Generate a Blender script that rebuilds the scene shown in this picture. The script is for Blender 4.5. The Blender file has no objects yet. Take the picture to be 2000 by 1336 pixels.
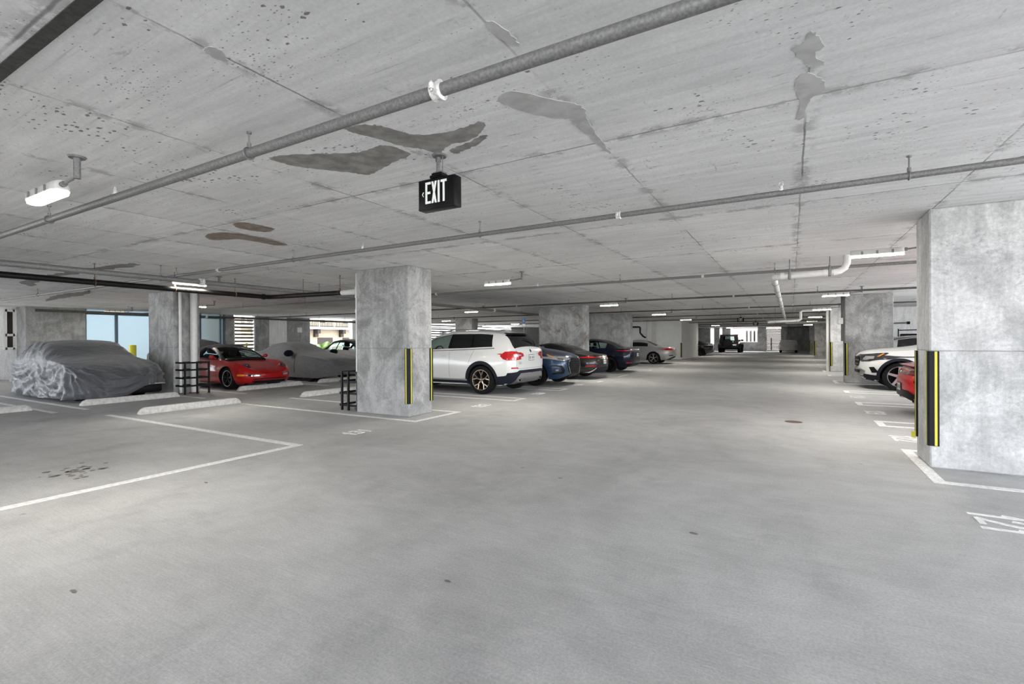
import bpy, bmesh, math, random
import numpy as np
from mathutils import Vector, Matrix, noise
from mathutils.bvhtree import BVHTree
from mathutils.geometry import delaunay_2d_cdt

sc = bpy.context.scene
col = sc.collection
R = math.radians

# ------------------------------------------------------------------ camera
cam_d = bpy.data.cameras.new('camera')
cam = bpy.data.objects.new('camera', cam_d)
col.objects.link(cam)
YAW, PITCH, ROLL, FPX = 0.5225836, -0.0029060, 0.0053679, 946.54
cam_d.sensor_fit = 'HORIZONTAL'
cam_d.sensor_width = 36.0
cam_d.lens = 36.0 * FPX / 2000.0
cam_d.clip_start, cam_d.clip_end = 0.05, 500
_f = Vector((-math.sin(YAW) * math.cos(PITCH), math.cos(YAW) * math.cos(PITCH), math.sin(PITCH)))
_r0 = Vector((math.cos(YAW), math.sin(YAW), 0))
_d0 = _f.cross(_r0)
_r = _r0 * math.cos(ROLL) + _d0 * math.sin(ROLL)
_d = -_r0 * math.sin(ROLL) + _d0 * math.cos(ROLL)
_m = Matrix((_r, -_d, -_f)).transposed().to_4x4()
_m.translation = (0, 0, 1.37)
cam.matrix_world = _m
sc.camera = cam

# ------------------------------------------------------------------ light
H = 2.74                                   # floor to ceiling
EXPOSURE = 2.58
SKY, SUN, LAMP = 2.8, 3.5, 48.0
sc.view_settings.view_transform = 'Standard'
sc.view_settings.look = 'None'
sc.view_settings.gamma = 1.0
sc.view_settings.use_curve_mapping = False
sc.view_settings.exposure = EXPOSURE
sc.cycles.use_denoising = True
sc.cycles.adaptive_threshold = 0.025
sc.cycles.max_bounces = 8
sc.cycles.diffuse_bounces = 4
sc.cycles.glossy_bounces = 3
sc.cycles.transmission_bounces = 6
sc.cycles.sample_clamp_indirect = 6.0
sc.cycles.caustics_reflective = False
sc.cycles.caustics_refractive = False

world = bpy.data.worlds.new('sky')
sc.world = world
world.use_nodes = True
wt = world.node_tree
wt.nodes.clear()
wo = wt.nodes.new('ShaderNodeOutputWorld')
wb = wt.nodes.new('ShaderNodeBackground')
wm = wt.nodes.new('ShaderNodeMix')
wm.data_type = 'RGBA'
wsk = wt.nodes.new('ShaderNodeTexSky')
wsk.sky_type = 'HOSEK_WILKIE'
wsk.sun_direction = Vector((-0.35, 0.60, 0.72)).normalized()
wsk.turbidity = 3.0
wm.inputs[0].default_value = 0.60
wm.inputs[7].default_value = (0.95, 0.965, 1.0, 1)
wt.links.new(wsk.outputs[0], wm.inputs[6])
wt.links.new(wm.outputs[2], wb.inputs[0])
wb.inputs[1].default_value = SKY
wt.links.new(wb.outputs[0], wo.inputs[0])

sun_d = bpy.data.lights.new('sun', 'SUN')
sun_d.energy = SUN
sun_d.angle = R(1.0)
sun_d.color = (1.0, 0.96, 0.9)
sun = bpy.data.objects.new('sun', sun_d)
sun.rotation_euler = Vector((0.35, -0.60, -0.72)).to_track_quat('-Z', 'Y').to_euler()
sun.location = (0, 0, 30)
col.objects.link(sun)

# ------------------------------------------------------------------ node helper
class N:
    def __init__(s, name):
        s.m = bpy.data.materials.new(name)
        s.m.use_nodes = True
        s.t = s.m.node_tree
        s.b = s.t.nodes['Principled BSDF']
    def new(s, typ, **kw):
        n = s.t.nodes.new(typ)
        for k, v in kw.items():
            setattr(n, k, v)
        return n
    def put(s, sock, v):
        if hasattr(v, 'is_linked') or isinstance(v, bpy.types.NodeSocket):
            s.t.links.new(v, sock)
        elif isinstance(v, (tuple, list)) and len(v) == 3 and sock.type == 'RGBA':
            sock.default_value = (*v, 1)
        else:
            sock.default_value = v
    def math(s, op, a, b=0.0, c=None, clamp=False):
        n = s.new('ShaderNodeMath', operation=op, use_clamp=clamp)
        s.put(n.inputs[0], a); s.put(n.inputs[1], b)
        if c is not None: s.put(n.inputs[2], c)
        return n.outputs[0]
    def mix(s, f, a, b, blend='MIX'):
        n = s.new('ShaderNodeMix', data_type='RGBA', blend_type=blend)
        s.put(n.inputs[0], f); s.put(n.inputs[6], a); s.put(n.inputs[7], b)
        return n.outputs[2]
    def pos(s, obj=False):
        if obj:
            return s.new('ShaderNodeTexCoord').outputs['Object']
        return s.new('ShaderNodeNewGeometry').outputs['Position']
    def scale(s, v, xyz, off=(0, 0, 0)):
        n = s.new('ShaderNodeMapping')
        s.put(n.inputs[0], v)
        n.inputs['Scale'].default_value = xyz
        n.inputs['Location'].default_value = off
        return n.outputs[0]
    def noise(s, v, sc_, det=4, rough=0.55, dist=0.0):
        n = s.new('ShaderNodeTexNoise')
        s.put(n.inputs['Vector'], v)
        n.inputs['Scale'].default_value = sc_
        n.inputs['Detail'].default_value = det
        n.inputs['Roughness'].default_value = rough
        n.inputs['Distortion'].default_value = dist
        return n.outputs[0]
    def vor(s, v, sc_, feature='F1', rnd=1.0):
        n = s.new('ShaderNodeTexVoronoi', feature=feature)
        s.put(n.inputs['Vector'], v)
        n.inputs['Scale'].default_value = sc_
        n.inputs['Randomness'].default_value = rnd
        return n.outputs[0]
    def white(s, v):
        n = s.new('ShaderNodeTexWhiteNoise', noise_dimensions='3D')
        s.put(n.inputs[0], v)
        return n.outputs[0]
    def sm(s, v, a, b, lo=0.0, hi=1.0):
        n = s.new('ShaderNodeMapRange', interpolation_type='SMOOTHSTEP')
        s.put(n.inputs[0], v)
        n.inputs[1].default_value = a; n.inputs[2].default_value = b
        n.inputs[3].default_value = lo; n.inputs[4].default_value = hi
        return n.outputs[0]
    def xyz(s, v):
        n = s.new('ShaderNodeSeparateXYZ'); s.put(n.inputs[0], v)
        return n.outputs
    def comb(s, x, y, z):
        n = s.new('ShaderNodeCombineXYZ')
        for i, q in enumerate((x, y, z)): s.put(n.inputs[i], q)
        return n.outputs[0]
    def bump(s, h, strength=0.3, dist=0.01):
        n = s.new('ShaderNodeBump')
        n.inputs['Strength'].default_value = strength
        n.inputs['Distance'].default_value = dist
        s.put(n.inputs['Height'], h)
        s.t.links.new(n.outputs[0], s.b.inputs['Normal'])
    def base(s, c): s.put(s.b.inputs['Base Color'], c)
    def rough(s, r): s.put(s.b.inputs['Roughness'], r)

def g(v): return (v, v, v, 1)

def M(name, c, rough=0.5, metal=0.0, coat=0.0, emit=None, es=0.0, trans=0.0, grain=0.0, gs=40.0, ior=1.45, alpha=1.0, spec=0.5):
    n = N(name)
    c = (*c, 1)
    n.base(c); n.rough(rough)
    n.b.inputs['Metallic'].default_value = metal
    n.b.inputs['Coat Weight'].default_value = coat
    n.b.inputs['Coat Roughness'].default_value = 0.04
    n.b.inputs['Transmission Weight'].default_value = trans
    n.b.inputs['IOR'].default_value = ior
    n.b.inputs['Specular IOR Level'].default_value = spec
    if emit:
        n.b.inputs['Emission Color'].default_value = (*emit, 1)
        n.b.inputs['Emission Strength'].default_value = es
    if grain:
        q = n.noise(n.pos(True), gs, 4)
        k = n.sm(q, 0.3, 0.7, 1 - grain, 1 + grain)
        n.base(n.mix(1.0, c, n.comb(k, k, k), 'MULTIPLY'))
        n.bump(q, 0.15, 0.004)
    return n.m

# ------------------------------------------------------------------ concrete
def concrete_ceiling():
    n = N('ceiling_concrete')
    p = n.pos()
    x, y, z = n.xyz(p)
    wob = n.math('MULTIPLY', n.math('SUBTRACT', n.noise(p, 3.1, 7, 0.7), 0.5), 0.035)
    def line(c, off, period):
        q = n.math('ADD', n.math('DIVIDE', n.math('SUBTRACT', n.math('ADD', c, wob), off), period), 0.5)
        q = n.math('SUBTRACT', n.math('FRACT', q), 0.5)
        return n.math('MULTIPLY', n.math('ABSOLUTE', q), period)
    dx, dy = line(x, 0.08, 1.2192), line(y, 3.22, 2.4384)
    fade = n.sm(n.noise(p, 1.1, 4, 0.6), 0.36, 0.60)
    lx = n.math('MULTIPLY', n.sm(dx, 0.011, 0.002), fade)
    ly = n.math('MULTIPLY', n.sm(dy, 0.013, 0.002), n.sm(n.noise(p, 0.8, 4, 0.6), 0.3, 0.55))
    joint = n.math('MAXIMUM', lx, ly)
    bandn = n.noise(n.scale(p, (3, 3, 3)), 1.4, 6, 0.7)
    band = n.math('MULTIPLY', n.math('MAXIMUM', n.sm(dx, 0.10, 0.02), n.sm(dy, 0.11, 0.02)), n.sm(bandn, 0.50, 0.58))
    px_ = n.math('FLOOR', n.math('DIVIDE', n.math('SUBTRACT', x, 0.08), 1.2192))
    py_ = n.math('FLOOR', n.math('DIVIDE', n.math('SUBTRACT', y, 3.22), 2.4384))
    tone = n.sm(n.white(n.comb(px_, py_, 0.0)), 0, 1, 0.94, 1.05)
    big = n.sm(n.noise(p, 0.45, 5, 0.6), 0.3, 0.7, 0.90, 1.08)
    stre = n.sm(n.noise(n.scale(p, (1.2, 14, 1)), 1.0, 6, 0.65), 0.32, 0.68, 0.91, 1.05)
    stre2 = n.sm(n.noise(n.scale(p, (0.9, 32, 1)), 1.6, 4, 0.6), 0.60, 0.75, 1.0, 0.80)
    fine = n.sm(n.noise(p, 60, 3, 0.6), 0.3, 0.7, 0.95, 1.05)
    clus = n.noise(p, 1.3, 6, 0.7)
    warp = n.math('MULTIPLY', n.math('SUBTRACT', n.noise(n.scale(p, (10, 22, 1)), 2.2, 4, 0.7), 0.5), 0.75)
    pv = n.scale(p, (15, 24, 10))
    pr = n.math('MULTIPLY', n.sm(clus, 0.46, 0.70), 0.32)
    pit = n.sm(n.math('SUBTRACT', n.math('ADD', n.vor(pv, 1.0), warp), pr), 0.0, -0.05)
    pv2 = n.scale(p, (26, 52, 10), (3, 7, 0))
    pit2 = n.sm(n.math('SUBTRACT', n.math('ADD', n.vor(pv2, 1.0), warp), n.math('MULTIPLY', n.sm(n.noise(p, 1.9, 5), 0.46, 0.68), 0.22)), 0.0, -0.05)
    mold = n.math('MULTIPLY', n.sm(n.noise(n.scale(p, (9, 24, 1)), 1.0, 7, 0.75), 0.60, 0.68), n.sm(n.noise(p, 0.9, 4, 0.6), 0.52, 0.66))
    pits = n.math('MAXIMUM', n.math('MAXIMUM', n.math('MULTIPLY', pit, 0.8), n.math('MULTIPLY', pit2, 0.65)), n.math('MULTIPLY', mold, 0.60))
    fl = n.sm(n.noise(n.scale(p, (6, 26, 1), (5, 1, 0)), 1.0, 3, 0.6), 0.63, 0.70)
    fl2 = n.sm(n.noise(n.scale(p, (22, 7, 1), (2, 8, 0)), 1.0, 3, 0.6), 0.66, 0.72)
    fmask = n.sm(n.noise(p, 0.8, 4, 0.65), 0.42, 0.62)
    flk = n.math('MULTIPLY', n.math('MAXIMUM', fl, fl2), fmask)
    scuff = n.math('MULTIPLY', n.sm(n.noise(n.scale(p, (40, 2.2, 1)), 1.0, 2, 0.5), 0.70, 0.76), n.sm(n.noise(p, 1.2, 4), 0.55, 0.66))
    k = n.math('MULTIPLY', n.math('MULTIPLY', tone, big), n.math('MULTIPLY', n.math('MULTIPLY', stre, stre2), fine))
    c = n.mix(1.0, g(CEIL), n.comb(k, k, k), 'MULTIPLY')
    c = n.mix(n.math('MULTIPLY', flk, 0.46), c, (0.20, 0.20, 0.198, 1))
    c = n.mix(n.math('MULTIPLY', scuff, 0.30), c, (0.90, 0.90, 0.89, 1))
    c = n.mix(n.math('MULTIPLY', band, 0.55), c, (0.31, 0.31, 0.308, 1))
    c = n.mix(n.math('MULTIPLY', joint, 0.72), c, (0.12, 0.12, 0.12, 1))
    c = n.mix(pits, c, (0.09, 0.09, 0.088, 1))
    rust = n.math('MULTIPLY', n.sm(n.noise(p, 0.9, 6, 0.7), 0.66, 0.74), n.sm(x, -2.0, -6.0, 0.0, 0.55))
    c = n.mix(rust, c, (0.24, 0.21, 0.18, 1))
    n.base(c); n.rough(0.9)
    hgt = n.math('SUBTRACT', n.math('MULTIPLY', stre, 0.4), n.math('ADD', n.math('MULTIPLY', joint, 0.8), n.math('MULTIPLY', pits, 0.8)))
    n.bump(hgt, 0.22, 0.012)
    return n.m

def concrete_floor():
    n = N('floor_concrete')
    p = n.pos()
    x, y, z = n.xyz(p)
    big = n.sm(n.noise(p, 0.42, 8, 0.66, 0.8), 0.32, 0.68, 0.86, 1.11)
    mid = n.sm(n.noise(n.scale(p, (1, 1.6, 1)), 2.2, 9, 0.74, 0.5), 0.32, 0.68, 0.92, 1.07)
    fine = n.sm(n.noise(p, 70, 6, 0.8), 0.28, 0.72, 0.80, 1.18)
    broom = n.noise(n.scale(p, (2.5, 95, 1)), 1.0, 3, 0.6)
    br = n.sm(broom, 0.3, 0.7, 0.95, 1.05)
    wear = n.sm(n.noise(n.scale(p, (1.0, 0.5, 1)), 0.9, 8, 0.7), 0.50, 0.72, 1.0, 0.80)
    k = n.math('MULTIPLY', n.math('MULTIPLY', big, mid), n.math('MULTIPLY', n.math('MULTIPLY', fine, br), wear))
    c = n.mix(1.0, (FLOOR, FLOOR, FLOOR * 0.99, 1), n.comb(k, k, k), 'MULTIPLY')
    lite = n.math('MULTIPLY', n.sm(n.noise(p, 9, 5, 0.7), 0.58, 0.72), n.sm(n.noise(p, 0.8, 5, 0.6), 0.55, 0.68))
    c = n.mix(n.math('MULTIPLY', lite, 0.6), c, (0.55, 0.55, 0.545, 1))
    def saw(cc, off, per):
        q = n.math('ADD', n.math('DIVIDE', n.math('SUBTRACT', cc, off), per), 0.5)
        return n.math('MULTIPLY', n.math('ABSOLUTE', n.math('SUBTRACT', n.math('FRACT', q), 0.5)), per)
    wob = n.math('MULTIPLY', n.math('SUBTRACT', n.noise(p, 1.1, 3), 0.5), 0.10)
    j = n.math('MAXIMUM', n.sm(saw(n.math('ADD', x, wob), -2.35, 5.6), 0.012, 0.003), n.sm(saw(n.math('ADD', y, wob), 4.75, 6.2), 0.012, 0.003))
    j = n.math('MULTIPLY', j, n.sm(n.noise(p, 1.3, 4), 0.45, 0.6))
    c = n.mix(n.math('MULTIPLY', j, 0.28), c, (0.58, 0.58, 0.57, 1))
    spot = n.math('MULTIPLY', n.sm(n.math('ADD', n.vor(p, 1.7), n.math('MULTIPLY', n.noise(p, 18, 3), 0.05)), 0.085, 0.05), n.sm(n.white(n.comb(n.math('FLOOR', x), n.math('FLOOR', y), 3.0)), 0.7, 0.72))
    c = n.mix(n.math('MULTIPLY', spot, 0.55), c, (0.15, 0.14, 0.13, 1))
    n.base(c)
    n.rough(n.sm(big, 0.8, 1.16, 0.60, 0.74))
    n.b.inputs['Specular IOR Level'].default_value = 0.35
    n.bump(n.math('ADD', broom, n.math('MULTIPLY', n.noise(p, 140, 2), 0.7)), 0.22, 0.004)
    return n.m

def concrete_column(name, base, warm=0.0, blotch=1.0):
    n = N(name)
    p = n.pos()
    oi = n.new('ShaderNodeObjectInfo')
    sh = n.math('MULTIPLY', oi.outputs['Random'], 40.0)
    q = n.new('ShaderNodeVectorMath', operation='ADD')
    n.put(q.inputs[0], p); n.put(q.inputs[1], n.comb(sh, sh, 0.0))
    v = q.outputs[0]
    x, y, z = n.xyz(p)
    a = n.sm(n.noise(n.scale(v, (1, 1, 0.85)), 1.8, 9, 0.72, 0.9), 0.34, 0.66, 1 - 0.36 * blotch, 1 + 0.26 * blotch)
    drip = n.sm(n.noise(n.scale(v, (11, 11, 1.3)), 1.0, 6, 0.7), 0.35, 0.70, 1.06, 0.88)
    fine = n.sm(n.noise(v, 26, 7, 0.78), 0.3, 0.7, 0.82, 1.16)
    k = n.math('MULTIPLY', n.math('MULTIPLY', a, drip), fine)
    c = n.mix(1.0, (base, base, base * 0.99, 1), n.comb(k, k, k), 'MULTIPLY')
    dark = n.math('MULTIPLY', n.sm(n.noise(v, 16, 8, 0.8), 0.53, 0.62), n.sm(n.noise(v, 1.9, 5, 0.65), 0.47, 0.60))
    c = n.mix(n.math('MULTIPLY', dark, 0.55 * blotch), c, (0.14, 0.14, 0.145, 1))
    pale = n.math('MULTIPLY', n.sm(n.noise(v, 34, 6, 0.78), 0.54, 0.64), n.sm(n.noise(n.scale(v, (1, 1, 1), (9, 3, 1)), 2.1, 4, 0.6), 0.50, 0.62))
    c = n.mix(n.math('MULTIPLY', pale, 0.5 * blotch), c, (0.62, 0.62, 0.61, 1))
    if warm:
        st = n.math('MULTIPLY', n.sm(n.noise(n.scale(v, (1.2, 1.2, 1.0)), 1.3, 7, 0.72, 0.8), 0.52, 0.66), n.sm(z, 0.2, 1.4, 0.4, 1.0))
        c = n.mix(n.math('MULTIPLY', st, warm), c, (0.16, 0.115, 0.075, 1))
    lift = n.sm(n.math('ABSOLUTE', n.math('SUBTRACT', n.math('ADD', z, n.math('MULTIPLY', n.noise(v, 3), 0.012)), 1.245)), 0.010, 0.002)
    c = n.mix(n.math('MULTIPLY', lift, 0.5), c, (0.13, 0.13, 0.13, 1))
    foot = n.sm(n.math('ADD', z, n.math('MULTIPLY', n.noise(v, 3.0, 4), 0.2)), 0.34, 0.10)
    c = n.mix(n.math('MULTIPLY', foot, 0.35), c, (0.52, 0.52, 0.515, 1))
    n.base(c); n.rough(0.88)
    n.bump(n.math('ADD', n.noise(v, 22, 5, 0.7), n.math('MULTIPLY', lift, -1.0)), 0.20, 0.01)
    return n.m

CEIL, FLOOR = 0.80, 0.45
MAT = {
 'ceiling': concrete_ceiling(), 'floor': concrete_floor(),
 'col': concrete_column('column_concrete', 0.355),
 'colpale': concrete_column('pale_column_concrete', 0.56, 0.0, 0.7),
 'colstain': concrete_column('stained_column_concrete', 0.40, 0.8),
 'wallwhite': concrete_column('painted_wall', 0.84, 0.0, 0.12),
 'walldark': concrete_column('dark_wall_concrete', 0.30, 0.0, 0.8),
 'line': M('road_paint', (0.80, 0.80, 0.79), 0.7, grain=0.16, gs=26),
 'stop': M('wheel_stop_concrete', (0.60, 0.59, 0.565), 0.85, grain=0.14, gs=18),
 'steel': M('galvanised_steel', (0.20, 0.20, 0.197), 0.55, 0.35, grain=0.22, gs=70),
 'steeldark': M('dark_pipe_steel', (0.10, 0.10, 0.098), 0.55, 0.4, grain=0.2, gs=22),
 'rod': M('hanger_steel', (0.22, 0.22, 0.215), 0.5, 0.7),
 'white_iron': M('white_coupling', (0.66, 0.66, 0.645), 0.45, 0.1, grain=0.3, gs=60),
 'pvc': M('white_pvc', (0.72, 0.72, 0.70), 0.35, grain=0.05, gs=12),
 'blackpipe': M('black_cast_iron', (0.007, 0.0065, 0.006), 0.45, grain=0.2, gs=20, spec=0.2),
 'rust': M('rusty_clamp', (0.20, 0.10, 0.06), 0.8, grain=0.3, gs=80),
 'black': M('black_plastic', (0.005, 0.005, 0.006), 0.42, spec=0.2),
 'blackpaint': M('black_paint_steel', (0.005, 0.005, 0.006), 0.45, spec=0.2),
 'rubber': M('guard_rubber', (0.010, 0.012, 0.017), 0.5, spec=0.2),
 'yellow': M('yellow_reflector', (0.72, 0.66, 0.06), 0.45),
 'tyre': M('tyre_rubber', (0.008, 0.008, 0.0085), 0.8, spec=0.2),
 'well': M('wheel_well', (0.004, 0.004, 0.0045), 0.9, spec=0.2),
 'chrome': M('chrome', (0.75, 0.75, 0.75), 0.12, 1.0),
 'alu': M('alloy', (0.50, 0.50, 0.51), 0.30, 0.9),
 'bronze': M('bronze_alloy', (0.30, 0.235, 0.18), 0.28, 0.9),
 'darkalloy': M('dark_alloy', (0.018, 0.018, 0.02), 0.30, 0.6),
 'glassdark': M('dark_tinted_glass', (0.006, 0.007, 0.008), 0.06, 0.0, spec=0.6),
 'glass': M('car_glass', (0.50, 0.68, 0.66), 0.02, trans=1.0, ior=1.05),
 'lampred': M('red_lamp', (0.45, 0.008, 0.012), 0.12, coat=1.0),
 'lampclear': M('clear_lamp', (0.55, 0.56, 0.57), 0.08, 0.6, coat=1.0),
 'lampdark': M('smoked_lamp', (0.05, 0.05, 0.055), 0.08, 0.4, coat=1.0),
 'amber': M('amber_lamp', (0.75, 0.28, 0.02), 0.2, coat=0.55),
 'paint_white': M('white_car_paint', (0.70, 0.70, 0.685), 0.32, coat=0.55),
 'paint_red': M('red_car_paint', (0.38, 0.001, 0.003), 0.30, coat=0.55),
 'paint_scarlet': M('scarlet_car_paint', (0.60, 0.006, 0.008), 0.28, coat=0.55),
 'paint_blue': M('blue_car_paint', (0.017, 0.042, 0.090), 0.30, 0.25, coat=0.55),
 'paint_grey': M('graphite_car_paint', (0.024, 0.021, 0.020), 0.30, 0.35, coat=0.55),
 'paint_navy': M('navy_car_paint', (0.006, 0.010, 0.028), 0.25, 0.25, coat=0.55),
 'paint_silver': M('silver_car_paint', (0.52, 0.52, 0.51), 0.32, 0.55, coat=0.55),
 'paint_black': M('black_car_paint', (0.003, 0.003, 0.004), 0.25, coat=1.0),
 'trim': M('black_cladding', (0.012, 0.014, 0.021), 0.6, spec=0.2),
 'softtop': M('soft_top_fabric', (0.008, 0.010, 0.016), 0.9, grain=0.2, gs=120, spec=0.2),
 'seat': M('seat_leather', (0.05, 0.05, 0.05), 0.6),
 'plate': M('plate_white', (0.72, 0.72, 0.70), 0.4),
 'plateink': M('plate_ink', (0.10, 0.12, 0.12), 0.6),
 'signblack': M('sign_black', (0.004, 0.004, 0.0045), 0.42, spec=0.2),
 'signwhite': M('sign_letters', (0.80, 0.83, 0.79), 0.5, emit=(0.85, 1.0, 0.88), es=0.01),
 'housing': M('lamp_housing', (0.62, 0.62, 0.61), 0.35),
 'lens': M('lamp_lens', (0.9, 0.88, 0.8), 0.4, emit=(1.0, 0.945, 0.85), es=LAMP),
 'lens_side': M('lamp_lens_side', (0.9, 0.88, 0.82), 0.4, emit=(1.0, 0.86, 0.62), es=0.24),
 'frost': M('frosted_glass', (0.25, 0.32, 0.355), 0.6, trans=0.45, ior=1.1),
 'frame': M('blue_grey_frame', (0.10, 0.15, 0.19), 0.45, 0.3),
 'whiteframe': M('white_frame', (0.80, 0.79, 0.76), 0.5),
 'louver': M('louver_blade', (0.13, 0.13, 0.135), 0.5),
 'ground': M('outdoor_paving', (0.55, 0.54, 0.52), 0.9, grain=0.1, gs=2),
 'stucco': M('beige_stucco', (0.30, 0.25, 0.185), 0.9, grain=0.08, gs=6),
 'stucco_pink': M('pinkish_stucco', (0.18, 0.158, 0.142), 0.9, grain=0.06, gs=3),
 'whitepaint': M('white_wall_paint', (0.90, 0.90, 0.89), 0.7, grain=0.03, gs=3),
 'stucco_white': M('white_stucco', (0.34, 0.33, 0.315), 0.9, grain=0.05, gs=6),
 'brown': M('brown_timber', (0.020, 0.013, 0.010), 0.6),
 'palm': M('palm_leaf', (0.06, 0.13, 0.008), 0.5),
 'palmstem': M('palm_stem', (0.12, 0.15, 0.03), 0.6),
 'blue_sign': M('blue_sign', (0.03, 0.16, 0.42), 0.4),
 'mirror': M('convex_mirror', (0.85, 0.86, 0.87), 0.04, 1.0),
 'mortar': M('mortar_patch', (0.29, 0.28, 0.265), 0.9, grain=0.25, gs=9),
 'mortarbrown': M('brown_mortar_patch', (0.25, 0.21, 0.175), 0.9, grain=0.25, gs=9),
 'mortarlight': M('light_mortar_patch', (0.50, 0.50, 0.492), 0.9, grain=0.14, gs=9),
 'oil': M('oil_stain', (0.17, 0.155, 0.14), 0.55, grain=0.2, gs=30),
 'rusty_drain': M('rusty_drain', (0.13, 0.075, 0.05), 0.7, grain=0.3, gs=60),
 'sealant': M('joint_sealant', (0.045, 0.044, 0.042), 0.7, grain=0.35, gs=30),
 'orange': M('orange_plastic', (0.75, 0.16, 0.02), 0.45),
}

for k_ in ('lens_side', 'signwhite'): MAT[k_].cycles.emission_sampling = 'NONE'

def cloth(name, c, wr=0.5, rough=0.75):
    n = N(name)
    p = n.pos(True)
    q = n.noise(n.scale(p, (2.0, 2.0, 3.2)), 2.2, 7, 0.62, 1.2)
    k = n.sm(q, 0.3, 0.7, 0.86, 1.12)
    n.base(n.mix(1.0, (*c, 1), n.comb(k, k, k), 'MULTIPLY')); n.rough(rough)
    n.b.inputs['Sheen Weight'].default_value = 0.25
    n.bump(q, wr, 0.05)
    return n.m
MAT['cover_grey'] = cloth('grey_car_cover', (0.070, 0.074, 0.084), 0.6, 0.38)
MAT['cover_stretch'] = cloth('stretch_car_cover', (0.150, 0.150, 0.158), 0.10, 0.8)
MAT['cover_dark'] = cloth('dark_car_cover', (0.11, 0.115, 0.12), 0.5, 0.8)
MAT['cover_cream'] = cloth('cream_car_cover', (0.60, 0.58, 0.54), 0.2, 0.8)
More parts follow.
